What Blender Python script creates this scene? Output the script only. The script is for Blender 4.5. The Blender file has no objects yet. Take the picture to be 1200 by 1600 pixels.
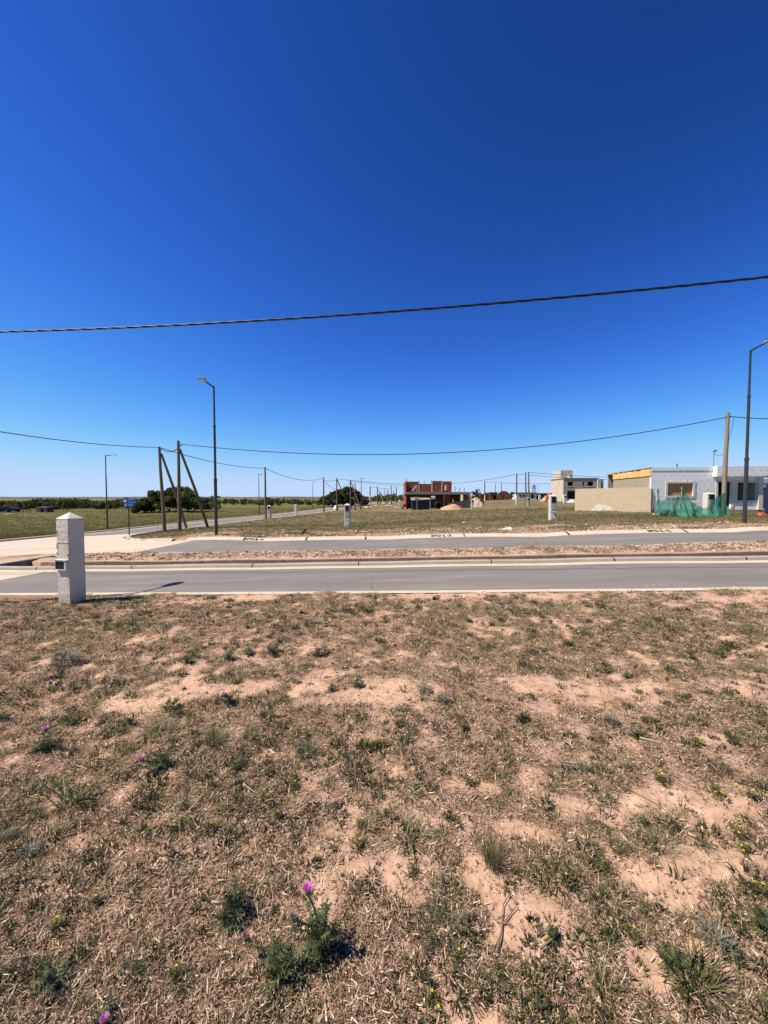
import bpy, bmesh, math, random
import numpy as np
from mathutils import Vector, Matrix
random.seed(7); RNG = np.random.default_rng(11)
sc = bpy.context.scene
COL = sc.collection
R = math.radians
PI = math.pi

# ------------------------------------------------------------------ camera
FPX, CXP, CYP, CAMH, PITCH = 601.0, 600.0, 800.0, 1.6, math.atan(23/601.0)
cd = bpy.data.cameras.new('camera'); cam = bpy.data.objects.new('camera', cd); COL.objects.link(cam)
cam.location = (0, 0, CAMH); cam.rotation_euler = (PI/2 - PITCH, 0, 0)
cd.sensor_fit = 'VERTICAL'; cd.sensor_height = 36; cd.lens = 36*FPX/1600
cd.clip_start = 0.05; cd.clip_end = 20000
sc.camera = cam

def ray(px, py):                       # direction with unit Y: (x per Y, z per Y)
    u = (px-CXP)/FPX; v = (py-CYP)/FPX
    dy = math.cos(PITCH) - v*math.sin(PITCH); dz = -math.sin(PITCH) - v*math.cos(PITCH)
    return u/dy, dz/dy

# ------------------------------------------------------------------ terrain (thin plate spline through surveyed points)
SK = 0.10                              # the streets run along (1, -SK)
pts = []
def ctl(px, py, Y):
    a, b = ray(px, py); pts.append((a*Y, Y, CAMH + b*Y))
def ctl_line(t, rows):
    (p0, y0), (p1, y1) = rows[-2], rows[-1]; rows = rows + [(1320, y1+(y1-y0)/(p1-p0)*(1320-p1)), (1700, y1+(y1-y0)/(p1-p0)*(1700-p1))]
    for px, py in rows:
        a, b = ray(px, py); Y = t/(1+SK*a); pts.append((a*Y, Y, CAMH + b*Y))
ctl_line(6.90, [(20, 927.5), (200, 926.5), (400, 925.5), (600, 924), (850, 921.5), (1150, 918.5)])
ctl_line(9.73, [(20, 894.5), (200, 893), (400, 890.5), (600, 887.5), (850, 884), (1150, 880)])
ctl_line(12.8, [(100, 865), (200, 863.5), (400, 861), (600, 858.5), (850, 853.5), (1150, 846.5)])
ctl_line(15.68, [(260, 846.5), (400, 845.8), (600, 843.5), (850, 839), (1150, 831.5)])
ctl_line(16.2, [(260, 841.5), (400, 840.5), (600, 838), (850, 833), (1150, 825.5)])
for p in [(338, 838, 17.3), (1163, 820, 15.9), (165, 830, 33.8), (405, 806, 62), (489, 797, 89), (257, 830, 28.7), (281, 830, 26.7),
          (415, 811, 46.7), (506, 800, 70), (543, 823, 24), (863, 813, 21.5), (190, 841, 20.3), (220, 846, 17.5), (202, 838, 22.5),
          (0, 847, 24.8), (100, 797, 115), (0, 801, 85), (272, 799, 80), (545, 791, 105), (462, 806, 56), (680, 795, 76), (807, 789, 75),
          (826, 791, 69), (757, 783, 120), (905, 783, 103), (898, 798, 34.1), (1016, 801, 28.7), (1190, 800, 28), (1080, 808, 24),
          (640, 783, 160), (500, 786, 180), (250, 787, 200), (50, 788, 200), (950, 779, 200), (120, 852, 18.5), (60, 868, 13.6)]:
    ctl(*p)
for p in [(0, 0, 0), (-5, 0, -.12), (5, 0, .1), (0, 3, -.03), (-5, 3.2, -.18), (5, 3, .1), (0, -6, 0), (-9, -5, -.2), (9, -5, .2), (9, 4, .2), (-10, 5, -.3),
          (-22, 8, -.8), (-28, 14, -1.1), (60, 30, 1.0), (70, 60, 1.0), (-45, 30, -1.6), (-50, 60, -1.8), (90, 100, 1.0), (-40, 10, -1.4)]:
    pts.append(p)
pts = np.array(pts, float)
def _u(r2): return np.where(r2 > 1e-9, r2*np.log(np.maximum(r2, 1e-9)), 0.0)
def _xf(x, y):                         # compress distance so the spline stays calm far away
    r = np.sqrt(x*x+y*y)+1e-6; g = np.log1p(r/12.0)*12.0/r
    return x*g/10, y*g/10
_px, _py = _xf(pts[:, 0], pts[:, 1]); _n = len(pts)
_K = _u((_px[:, None]-_px)**2 + (_py[:, None]-_py)**2) + np.eye(_n)*2e-4
_A = np.zeros((_n+3, _n+3)); _A[:_n, :_n] = _K; _A[:_n, _n:] = np.c_[np.ones(_n), _px, _py]; _A[_n:, :_n] = _A[:_n, _n:].T
_w = np.linalg.solve(_A, np.r_[pts[:, 2], 0, 0, 0])
def T(x, y):
    x = np.asarray(x, float); y = np.asarray(y, float); shp = np.broadcast(x, y).shape
    x = np.broadcast_to(x, shp).ravel(); y = np.broadcast_to(y, shp).ravel()
    r = np.sqrt(x*x+y*y); k = np.minimum(1, 190/np.maximum(r, 1e-6)); xc, yc = _xf(x*k, y*k)
    out = np.empty(len(x))
    for i in range(0, len(x), 40000):
        a, b = xc[i:i+40000], yc[i:i+40000]
        out[i:i+40000] = _u((a[:, None]-_px)**2 + (b[:, None]-_py)**2) @ _w[:_n] + _w[_n] + _w[_n+1]*a + _w[_n+2]*b
    s = np.clip((r-180)/500, 0, 1); s = s*s*(3-2*s)
    out = out*(1-s) - 2.0*s
    return out.reshape(shp)
def Tz(x, y): return float(T(x, y))
def P(px, py, far=600, near=.6):               # where the ray through a photo point meets the terrain
    a, b = ray(px, py); Y = np.geomspace(near, far, 900)
    f = CAMH + b*Y - T(a*Y, Y); i = np.argmax(f < 0)
    if f[i] >= 0: i = len(Y)-1
    lo, hi = Y[max(i-1, 0)], Y[i]
    for _ in range(25):
        m = (lo+hi)/2
        if CAMH + b*m - Tz(a*m, m) < 0: hi = m
        else: lo = m
    return Vector((a*lo, lo, Tz(a*lo, lo)))
def at(px, py, Y):
    a, b = ray(px, py); return Vector((a*Y, Y, CAMH+b*Y))
def on(x, y, d=0): return Vector((x, y, Tz(x, y)+d))

# ------------------------------------------------------------------ numpy noise
_perm = RNG.random((512, 512))
def vnoise(x, y):
    xi = np.floor(x).astype(int); yi = np.floor(y).astype(int); fx = x-xi; fy = y-yi
    fx = fx*fx*(3-2*fx); fy = fy*fy*(3-2*fy)
    g = lambda a, b: _perm[a % 512, b % 512]
    return (g(xi, yi)*(1-fx)+g(xi+1, yi)*fx)*(1-fy) + (g(xi, yi+1)*(1-fx)+g(xi+1, yi+1)*fx)*fy
def fbm(x, y, oct=4, s=1.0):
    v = 0; a = .5; tot = 0
    for i in range(oct):
        v = v + a*vnoise(x*s+17.3*i, y*s+41.7*i); tot += a; a *= .5; s *= 2.03
    return v/tot

# ------------------------------------------------------------------ materials
GL = .82
WARM = (1.05*GL, 1.0*GL, .83*GL)
WATTR = np.array([1.035, 1.0, .90])*GL
def mat(name, col=(.5, .5, .5), rough=.8, metal=0, attr=False, noise=None, bump=None, trans=0, spec=.3, build=None):
    col = tuple(c*w for c, w in zip(col, WARM)); noise = [(n[0], tuple(c*w for c, w in zip(n[1], WARM)), *n[2:]) for n in noise] if noise else None
    m = bpy.data.materials.new(name); m.use_nodes = True; nt = m.node_tree; N = nt.nodes; L = nt.links
    bs = N['Principled BSDF']; bs.inputs['Roughness'].default_value = rough; bs.inputs['Metallic'].default_value = metal
    bs.inputs['Specular IOR Level'].default_value = spec
    bs.inputs['Base Color'].default_value = (*col, 1)
    src = None
    tc = N.new('ShaderNodeTexCoord')
    if attr:
        a = N.new('ShaderNodeAttribute'); a.attribute_name = 'Col'; src = a.outputs['Color']
    for (scale, c2, lo, hi, stretch) in (noise or []):
        mp = N.new('ShaderNodeMapping'); mp.inputs['Scale'].default_value = stretch; L.new(tc.outputs['Object'], mp.inputs[0])
        t = N.new('ShaderNodeTexNoise'); t.inputs['Scale'].default_value = scale; t.inputs['Detail'].default_value = 6; t.inputs['Roughness'].default_value = .65
        L.new(mp.outputs[0], t.inputs['Vector'])
        mr = N.new('ShaderNodeMapRange'); mr.inputs[1].default_value = lo; mr.inputs[2].default_value = hi; L.new(t.outputs[0], mr.inputs[0])
        mx = N.new('ShaderNodeMix'); mx.data_type = 'RGBA'; L.new(mr.outputs[0], mx.inputs[0])
        if src is None: mx.inputs[6].default_value = (*col, 1)
        else: L.new(src, mx.inputs[6])
        mx.inputs[7].default_value = (*c2, 1); src = mx.outputs[2]
    if build: src = build(N, L, tc, src, bs)
    if src is not None: L.new(src, bs.inputs['Base Color'])
    if bump:
        t = N.new('ShaderNodeTexNoise'); t.inputs['Scale'].default_value = bump[0]; t.inputs['Detail'].default_value = 8; t.inputs['Roughness'].default_value = .7
        L.new(tc.outputs['Object'], t.inputs['Vector'])
        b = N.new('ShaderNodeBump'); b.inputs['Strength'].default_value = bump[1]; b.inputs['Distance'].default_value = bump[2]
        L.new(t.outputs[0], b.inputs['Height']); L.new(b.outputs[0], bs.inputs['Normal'])
    if trans:
        tr = N.new('ShaderNodeBsdfTranslucent'); ms = N.new('ShaderNodeMixShader'); ms.inputs[0].default_value = trans
        if src is not None: L.new(src, tr.inputs[0])
        else: tr.inputs[0].default_value = (*col, 1)
        L.new(bs.outputs[0], ms.inputs[1]); L.new(tr.outputs[0], ms.inputs[2]); L.new(ms.outputs[0], N['Material Output'].inputs[0])
    return m
S1 = (1, 1, 1)
def mathn(N, L, op, a, b=None):
    n = N.new('ShaderNodeMath'); n.operation = op
    for i, x in enumerate((a, b)):
        if x is None: continue
        if isinstance(x, (int, float)): n.inputs[i].default_value = x
        else: L.new(x, n.inputs[i])
    return n.outputs[0]
def mixc(N, L, f, a, b):
    mx = N.new('ShaderNodeMix'); mx.data_type = 'RGBA'
    if isinstance(f, float): mx.inputs[0].default_value = f
    else: L.new(f, mx.inputs[0])
    for i, x in ((6, a), (7, b)):
        if isinstance(x, tuple): mx.inputs[i].default_value = (*x, 1)
        else: L.new(x, mx.inputs[i])
    return mx.outputs[2]
def masonry(c1, c2, mortar, bw, bh, ms=.012, axis='xz'):
    c1, c2, mortar = [tuple(q*w for q, w in zip(c_, WARM)) for c_ in (c1, c2, mortar)]
    def f(N, L, tc, src, bs):
        sp = N.new('ShaderNodeSeparateXYZ'); L.new(tc.outputs['Object'], sp.inputs[0])
        cb = N.new('ShaderNodeCombineXYZ')
        h = mathn(N, L, 'ADD', sp.outputs[0], sp.outputs[1])
        L.new(h, cb.inputs[0]); L.new(sp.outputs[2], cb.inputs[1])
        br = N.new('ShaderNodeTexBrick'); L.new(cb.outputs[0], br.inputs['Vector'])
        br.inputs['Color1'].default_value = (*c1, 1); br.inputs['Color2'].default_value = (*c2, 1); br.inputs['Mortar'].default_value = (*mortar, 1)
        br.inputs['Scale'].default_value = 1; br.inputs['Brick Width'].default_value = bw; br.inputs['Row Height'].default_value = bh; br.inputs['Mortar Size'].default_value = ms
        br.inputs['Mortar Smooth'].default_value = .3
        no = N.new('ShaderNodeTexNoise'); no.inputs['Scale'].default_value = 1.3; no.inputs['Detail'].default_value = 6; L.new(tc.outputs['Object'], no.inputs['Vector'])
        mr = N.new('ShaderNodeMapRange'); mr.inputs[1].default_value = .35; mr.inputs[2].default_value = .75; mr.inputs[3].default_value = 0; mr.inputs[4].default_value = .45; L.new(no.outputs[0], mr.inputs[0])
        return mixc(N, L, mr.outputs[0], br.outputs['Color'], mortar)
    return f
def eps_panels(N, L, tc, src, bs):
    sp = N.new('ShaderNodeSeparateXYZ'); L.new(tc.outputs['Object'], sp.inputs[0])
    x = mathn(N, L, 'ADD', sp.outputs[0], sp.outputs[1]); z = sp.outputs[2]
    row = mathn(N, L, 'FLOOR', mathn(N, L, 'MULTIPLY', z, 1/.34))
    xs = mathn(N, L, 'ADD', x, mathn(N, L, 'MULTIPLY', row, .23))
    fx = mathn(N, L, 'SUBTRACT', mathn(N, L, 'FRACT', mathn(N, L, 'MULTIPLY', xs, 1/.46)), .5)
    fz = mathn(N, L, 'SUBTRACT', mathn(N, L, 'FRACT', mathn(N, L, 'MULTIPLY', z, 1/.34)), .5)
    dx = mathn(N, L, 'MULTIPLY', fx, .46); dz = mathn(N, L, 'MULTIPLY', fz, .34)
    d = mathn(N, L, 'SQRT', mathn(N, L, 'ADD', mathn(N, L, 'MULTIPLY', dx, dx), mathn(N, L, 'MULTIPLY', dz, dz)))
    dot = mathn(N, L, 'LESS_THAN', d, .032)
    j1 = mathn(N, L, 'LESS_THAN', mathn(N, L, 'FRACT', mathn(N, L, 'MULTIPLY', z, 1/1.02)), .012)
    no = N.new('ShaderNodeTexNoise'); no.inputs['Scale'].default_value = 2.2; no.inputs['Detail'].default_value = 7; L.new(tc.outputs['Object'], no.inputs['Vector'])
    c = mixc(N, L, no.outputs[0], (.77, .74, .67), (.86, .83, .76))
    c = mixc(N, L, j1, c, (.36, .36, .37))
    return mixc(N, L, dot, c, (.12, .12, .13))

M = {}
M['ground'] = None
M['litter'] = mat('dry litter', attr=True, rough=.75, spec=.25)
M['leaf'] = mat('leaf', attr=True, rough=.6, trans=.25, spec=.35)
M['leaf_far'] = mat('far leaf', attr=True, rough=.8, trans=.24, spec=.1)
def asphalt_wear(N, L, tc, src, bs):
    sp = N.new('ShaderNodeSeparateXYZ'); L.new(tc.outputs['Object'], sp.inputs[0])
    t = mathn(N, L, 'ADD', sp.outputs[1], mathn(N, L, 'MULTIPLY', sp.outputs[0], .1))
    def nz(scale, lo, hi, st):
        mp = N.new('ShaderNodeMapping'); mp.inputs['Scale'].default_value = st; L.new(tc.outputs['Object'], mp.inputs[0])
        n = N.new('ShaderNodeTexNoise'); n.inputs['Scale'].default_value = scale; n.inputs['Detail'].default_value = 6; L.new(mp.outputs[0], n.inputs['Vector'])
        mr = N.new('ShaderNodeMapRange'); mr.inputs[1].default_value = lo; mr.inputs[2].default_value = hi; L.new(n.outputs[0], mr.inputs[0]); return mr.outputs[0], n.outputs[0]
    tw = mathn(N, L, 'ADD', t, mathn(N, L, 'MULTIPLY', nz(.5, 0, 1, (1, 1, 1))[1], .5))
    track = mathn(N, L, 'POWER', mathn(N, L, 'ABSOLUTE', mathn(N, L, 'SINE', mathn(N, L, 'MULTIPLY', tw, 2.15))), 3)
    c = mixc(N, L, mathn(N, L, 'MULTIPLY', track, .16), src, (.085, .078, .075))
    dust, _ = nz(1.4, .52, .72, (.3, 2.2, 1)); c = mixc(N, L, mathn(N, L, 'MULTIPLY', dust, .55), c, (.29, .235, .19))
    patch, _ = nz(.33, .56, .58, (.6, 1.4, 1)); c = mixc(N, L, mathn(N, L, 'MULTIPLY', patch, .18), c, (.09, .084, .08))
    vo = N.new('ShaderNodeTexVoronoi'); vo.feature = 'DISTANCE_TO_EDGE'; vo.inputs['Scale'].default_value = .42
    wob = N.new('ShaderNodeMix'); wob.data_type = 'VECTOR'; wob.inputs[0].default_value = .12; L.new(tc.outputs['Object'], wob.inputs[4])
    nv = N.new('ShaderNodeTexNoise'); nv.inputs['Scale'].default_value = 2.5; nv.inputs['Detail'].default_value = 5; L.new(tc.outputs['Object'], nv.inputs['Vector']); L.new(nv.outputs['Color'], wob.inputs[5]); L.new(wob.outputs[1], vo.inputs['Vector'])
    crack = mathn(N, L, 'LESS_THAN', vo.outputs['Distance'], .006); gate, _ = nz(.25, .5, .56, (1, 1, 1))
    return mixc(N, L, mathn(N, L, 'MULTIPLY', mathn(N, L, 'MULTIPLY', crack, gate), .3), c, (.04, .038, .036))
M['asphalt'] = mat('asphalt', (.205, .19, .192), .85, noise=[(1.2, (.235, .218, .22), .35, .75, (.25, 1.6, 1)), (60, (.095, .09, .088), .5, .8, S1), (240, (.27, .255, .25), .55, .8, S1)], bump=(140, .4, .01), build=asphalt_wear)
M['concrete'] = mat('concrete', (0.528, 0.440, 0.384), .85, noise=[(.6, (0.624, 0.528, 0.472), .35, .7, (.5, 1.5, 1)), (9, (0.400, 0.328, 0.280), .55, .85, S1), (1.1, (0.352, 0.288, 0.248), .66, .8, (.35, 2.2, 1))], bump=(40, .3, .01))
M['kerb'] = mat('kerb concrete', (0.528, 0.448, 0.392), .85, noise=[(2, (0.624, 0.544, 0.480), .35, .7, S1), (16, (0.368, 0.304, 0.264), .58, .85, S1)], bump=(50, .3, .01))
M['kerb_grey'] = mat('kerb grey concrete', (0.370, 0.318, 0.281), .85, noise=[(2, (0.444, 0.392, 0.348), .35, .7, S1), (16, (0.266, 0.229, 0.200), .55, .8, S1)], bump=(50, .3, .01))
M['brownwall'] = mat('stained wall concrete', (.36, .245, .20), .9, noise=[(1.6, (.46, .34, .29), .4, .7, (1, 1, .4)), (7, (.10, .06, .05), .55, .8, (1.5, 1, .4))], bump=(20, .5, .02))
M['darkwall'] = mat('dark concrete', (.20, .18, .17), .9, noise=[(4, (.28, .25, .23), .4, .7, S1)], bump=(20, .5, .02))  # also carries the painted shade of the ditch end wall
def splash(N, L, tc, src, bs):
    sp = N.new('ShaderNodeSeparateXYZ'); L.new(tc.outputs['Object'], sp.inputs[0])
    n = N.new('ShaderNodeTexNoise'); n.inputs['Scale'].default_value = 9; n.inputs['Detail'].default_value = 7; L.new(tc.outputs['Object'], n.inputs['Vector'])
    h = mathn(N, L, 'ADD', sp.outputs[2], mathn(N, L, 'MULTIPLY', mathn(N, L, 'SUBTRACT', n.outputs[0], .5), .35))
    mr = N.new('ShaderNodeMapRange'); mr.inputs[1].default_value = .26; mr.inputs[2].default_value = .02; mr.inputs[4].default_value = .75; L.new(h, mr.inputs[0])
    return mixc(N, L, mr.outputs[0], src, (.40, .285, .21))
M['pillar'] = mat('weathered white render', (.70, .665, .63), .85, noise=[(3, (.58, .545, .52), .4, .75, S1), (24, (.78, .745, .71), .5, .8, S1), (1.5, (.44, .41, .385), .66, .8, (1, 1, .5))], bump=(11, .5, .05), build=splash)
M['pillar_white'] = mat('white painted render', (0.688, 0.688, 0.688), .8, noise=[(4, (0.585, 0.576, 0.576), .45, .8, S1)], bump=(40, .4, .01))
M['meter_grey'] = mat('grey meter door', (.45, .45, .48), .5, noise=[(8, (.36, .36, .39), .4, .7, S1)])
M['black'] = mat('black recess shade and window', (.012, .012, .013), .5)
M['steel'] = mat('dark painted steel', (.035, .037, .045), .45, spec=.4, noise=[(20, (.05, .05, .055), .4, .7, S1)])
M['lamp_grey'] = mat('lamp housing', (.36, .37, .42), .45)
M['lamp_glass'] = mat('lamp lens', (.75, .75, .72), .25)
M['wood_grey'] = mat('grey pole wood', (.27, .215, .16), .9, noise=[(2.5, (.38, .31, .24), .35, .7, (6, 6, .5)), (5, (.13, .095, .065), .52, .8, (8, 8, .35))], bump=(14, .5, .02))
M['wood'] = mat('weathered pole wood', (.15, .115, .075), .9, noise=[(2.5, (.21, .165, .11), .35, .7, (6, 6, .5)), (5, (.075, .055, .04), .52, .8, (8, 8, .35))], bump=(14, .5, .02))
M['wood_pale'] = mat('pale stake wood', (.48, .42, .34), .9, noise=[(4, (.34, .29, .23), .4, .7, (6, 6, .5))])
M['cable'] = mat('cable sheath', (.012, .012, .014), .5, spec=.4)
M['sign_blue'] = mat('sign blue', (.01, .10, .42), .4, noise=[(5, (.015, .13, .50), .4, .7, S1)])
M['white'] = mat('white paint', (.8, .8, .8), .6)
M['tanblock'] = mat('tan block wall', (.4, .33, .26), .95, build=masonry((.50, .40, .31), (.55, .45, .35), (.57, .48, .39), .4, .2), bump=(25, .6, .02))
M['greyblock'] = mat('grey block wall', (.3, .27, .23), .95, build=masonry((.36, .305, .25), (.41, .35, .29), (.45, .39, .33), .4, .2), bump=(25, .6, .02))
M['eps'] = mat('foam panel', (.62, .62, .63), .9, build=eps_panels, bump=(60, .25, .01))
M['foamwhite'] = mat('white frame foam', (0.720, 0.711, 0.693), .85, noise=[(6, (0.612, 0.594, 0.567), .45, .75, S1)])
M['orange'] = mat('yellow insulation', (.80, .47, .15), .9, noise=[(1.6, (.88, .64, .33), .4, .65, S1), (11, (.48, .24, .08), .58, .8, S1)], bump=(10, .8, .04))
M['ply'] = mat('plywood board', (.44, .25, .12), .8, noise=[(3, (.50, .31, .16), .3, .7, (1, 1, 6)), (12, (.22, .12, .05), .5, .8, (1, 1, 8))])
M['darkinside'] = mat('interior shade and dark wall', (.10, .07, .06), .95)  # shade of the rooms put into the colour; dark shed walls share it
M['slab'] = mat('concrete slab', (.34, .31, .29), .9, noise=[(3, (.25, .23, .21), .4, .7, S1)])
M['brick'] = mat('hollow red brick', (.3, .09, .05), .95, build=masonry((.33, .085, .045), (.25, .06, .032), (.30, .13, .085), .34, .2, .014))
M['render_grey'] = mat('cement render and shaded front', (.36, .33, .315), .9, noise=[(.7, (.43, .40, .38), .35, .7, S1), (5, (.29, .265, .25), .5, .8, S1)])
M['render_pale'] = mat('pale render and lit wall', (.70, .63, .57), .9, noise=[(1.2, (0.400, 0.336, 0.296), .4, .7, S1)])
M['sandheap'] = mat('peach sand', (.55, .35, .25), .95, noise=[(3, (.50, .29, .19), .4, .7, S1)], bump=(12, .8, .05))
M['navy'] = mat('navy tarpaulin', (.014, .018, .038), .6, noise=[(4, (.022, .03, .06), .4, .7, S1)])
M['navyblue'] = mat('navy blue plastic', (.012, .03, .11), .45)
M['red'] = mat('orange red paint', (.42, .07, .035), .5, noise=[(6, (.48, .08, .04), .45, .75, S1)])
M['bag'] = mat('white bag', (0.663, 0.654, 0.637), .8, noise=[(5, (0.561, 0.544, 0.510), .45, .75, S1)])
M['rock'] = mat('pale rubble', (.62, .52, .44), .95, noise=[(4, (.46, .36, .29), .4, .75, S1)], bump=(14, .8, .05))
M['mesh_black'] = mat('black mesh cloth', (.03, .03, .032), .9)
M['iron'] = mat('rusty rebar', (.12, .07, .05), .8)
M['bark'] = mat('bark', (.10, .075, .055), .95, noise=[(6, (.06, .045, .03), .4, .7, (3, 3, .6))])
M['roofblue'] = mat('pale blue tarpaulin', (.42, .50, .66), .6)
M['pink'] = mat('thistle pink', (.58, .17, .52), .7, noise=[(60, (.70, .32, .66), .4, .7, S1)], trans=.2)
M['yellow'] = mat('yellow petal', (.80, .62, .03), .6, trans=.2)
M['twig'] = mat('dry twig', (.28, .20, .14), .9, noise=[(20, (.16, .11, .08), .4, .7, S1)])
M['ink'] = mat('black paint lettering', (.03, .03, .03), .8)
M['carpaint'] = mat('dark car paint', (.03, .032, .04), .6, spec=.2)
M['carsilver'] = mat('silver car paint', (.35, .36, .38), .35, spec=.5)
M['tyre'] = mat('tyre rubber', (.02, .02, .02), .9)
M['glass'] = mat('dark glass', (.02, .025, .03), .1, spec=.6)
# green mesh netting lets some light through
def make_net():
    m = mat('green shade netting', (.05, .36, .28), .8, noise=[(1.5, (.025, .24, .18), .35, .7, (1, 1, 1))], trans=.3)
    nt = m.node_tree; N = nt.nodes; L = nt.links; out = N['Material Output']; s = out.inputs[0].links[0].from_socket
    tp = N.new('ShaderNodeBsdfTransparent'); ms = N.new('ShaderNodeMixShader'); ms.inputs[0].default_value = .24
    L.new(s, ms.inputs[1]); L.new(tp.outputs[0], ms.inputs[2]); L.new(ms.outputs[0], out.inputs[0]); return m
M['net'] = make_net()

# ------------------------------------------------------------------ object helpers
def tag(o, label=None, cat=None, group=None, kind=None):
    if label: o['label'] = label
    if cat: o['category'] = cat
    if group: o['group'] = group
    if kind: o['kind'] = kind
    return o
def empty(name, loc, rz=0, label=None, cat=None, group=None):
    o = bpy.data.objects.new(name, None); COL.objects.link(o); o.location = loc; o.rotation_euler = (0, 0, rz)
    o.empty_display_size = .2
    return tag(o, label, cat, group)
def children(o): return [c for c in COL.objects if c.parent == o]
def copy_tree(o, loc=None, rz=None, scale=None, parent=None, label=None):
    c = o.copy(); COL.objects.link(c)
    if parent: c.parent = parent
    for ch in list(o.children): copy_tree(ch, parent=c)
    if loc is not None: c.location = loc
    if rz is not None: c.rotation_euler = (c.rotation_euler[0], c.rotation_euler[1], rz)
    if scale is not None: c.scale = (scale,)*3 if isinstance(scale, (int, float)) else scale
    if label: c['label'] = label
    return c
class MB:
    def __init__(s): s.v = []; s.f = []; s.sm = []
    def add(s, vs, fs, smooth=False):
        b = len(s.v); s.v += [tuple(v) for v in vs]; s.f += [tuple(b+i for i in f) for f in fs]; s.sm += [smooth]*len(fs); return s
    def box(s, x0, x1, y0, y1, z0, z1):
        return s.add([(x0, y0, z0), (x1, y0, z0), (x1, y1, z0), (x0, y1, z0), (x0, y0, z1), (x1, y0, z1), (x1, y1, z1), (x0, y1, z1)],
                     [(0, 3, 2, 1), (4, 5, 6, 7), (0, 1, 5, 4), (1, 2, 6, 5), (2, 3, 7, 6), (3, 0, 4, 7)])
    def tube(s, path, rad, n=8, cap=True):
        path = [Vector(p) for p in path]; k = len(path); rad = [rad]*k if isinstance(rad, (int, float)) else rad
        vs = []; up0 = Vector((0, 0, 1))
        for i, p in enumerate(path):
            d = (path[min(i+1, k-1)]-path[max(i-1, 0)]).normalized()
            a = d.cross(up0 if abs(d.z) < .95 else Vector((0, 1, 0))).normalized(); b = d.cross(a)
            for j in range(n):
                th = 2*PI*j/n; vs.append(p + (a*math.cos(th)+b*math.sin(th))*rad[i])
        fs = [(i*n+j, i*n+(j+1) % n, (i+1)*n+(j+1) % n, (i+1)*n+j) for i in range(k-1) for j in range(n)]
        s.add(vs, fs, True)
        if cap: s.add(vs[:n], [tuple(range(n))]); s.add(vs[-n:], [tuple(range(n-1, -1, -1))])
        return s
    def lathe(s, prof, n=10, c=(0, 0, 0)):
        vs = [(c[0]+r*math.cos(2*PI*j/n), c[1]+r*math.sin(2*PI*j/n), c[2]+z) for r, z in prof for j in range(n)]
        fs = [(i*n+j, i*n+(j+1) % n, (i+1)*n+(j+1) % n, (i+1)*n+j) for i in range(len(prof)-1) for j in range(n)]
        return s.add(vs, fs, True)
    def wall(s, x0, x1, z0, z1, y0, y1, holes=()):    # wall in the x-z plane with real openings (hx0,hx1,hz0,hz1)
        xs = sorted({x0, x1, *[h[0] for h in holes], *[h[1] for h in holes]}); zs = sorted({z0, z1, *[h[2] for h in holes], *[h[3] for h in holes]})
        xs = [x for x in xs if x0 <= x <= x1]; zs = [z for z in zs if z0 <= z <= z1]
        nx, nz = len(xs)-1, len(zs)-1
        solid = lambda i, j: 0 <= i < nx and 0 <= j < nz and not any(h[0] <= (xs[i]+xs[i+1])/2 <= h[1] and h[2] <= (zs[j]+zs[j+1])/2 <= h[3] for h in holes)
        q = lambda *v: s.add(v, [(0, 1, 2, 3)])
        for i in range(nx):
            for j in range(nz):
                if not solid(i, j): continue
                a, b, c, d = xs[i], xs[i+1], zs[j], zs[j+1]
                q((a, y0, c), (b, y0, c), (b, y0, d), (a, y0, d)); q((b, y1, c), (a, y1, c), (a, y1, d), (b, y1, d))
                if not solid(i-1, j): q((a, y1, c), (a, y0, c), (a, y0, d), (a, y1, d))
                if not solid(i+1, j): q((b, y0, c), (b, y1, c), (b, y1, d), (b, y0, d))
                if not solid(i, j-1): q((a, y1, c), (b, y1, c), (b, y0, c), (a, y0, c))
                if not solid(i, j+1): q((a, y0, d), (b, y0, d), (b, y1, d), (a, y1, d))
        return s
    def build(s, name, m, parent=None, bevel=0, loc=None):
        me = bpy.data.meshes.new(name); me.from_pydata(s.v, [], s.f); me.update()
        me.polygons.foreach_set('use_smooth', s.sm)
        if m: me.materials.append(m)
        o = bpy.data.objects.new(name, me); COL.objects.link(o)
        if parent: o.parent = parent
        if loc is not None: o.location = loc
        if bevel:
            b = o.modifiers.new('bevel', 'BEVEL'); b.width = bevel; b.segments = 2; b.limit_method = 'ANGLE'; b.angle_limit = R(40)
        return o
def np_mesh(name, V, F, m, cols=None, smooth=False, parent=None):   # F: (n,4) or (n,3) int array
    me = bpy.data.meshes.new(name); k = F.shape[1]
    me.vertices.add(len(V)); me.vertices.foreach_set('co', np.ascontiguousarray(V, dtype=np.float32).ravel())
    me.loops.add(F.size); me.loops.foreach_set('vertex_index', np.ascontiguousarray(F, dtype=np.int32).ravel())
    me.polygons.add(len(F)); me.polygons.foreach_set('loop_start', np.arange(0, F.size, k, dtype=np.int32))
    me.polygons.foreach_set('use_smooth', np.full(len(F), smooth))
    me.update(calc_edges=True)
    if cols is not None:
        ca = me.color_attributes.new('Col', 'FLOAT_COLOR', 'POINT')
        c4 = np.ones((len(V), 4), np.float32); c4[:, :3] = np.asarray(cols)*WATTR; ca.data.foreach_set('color', c4.ravel())
    me.materials.append(m)
    o = bpy.data.objects.new(name, me); COL.objects.link(o)
    if parent: o.parent = parent
    return o
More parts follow.
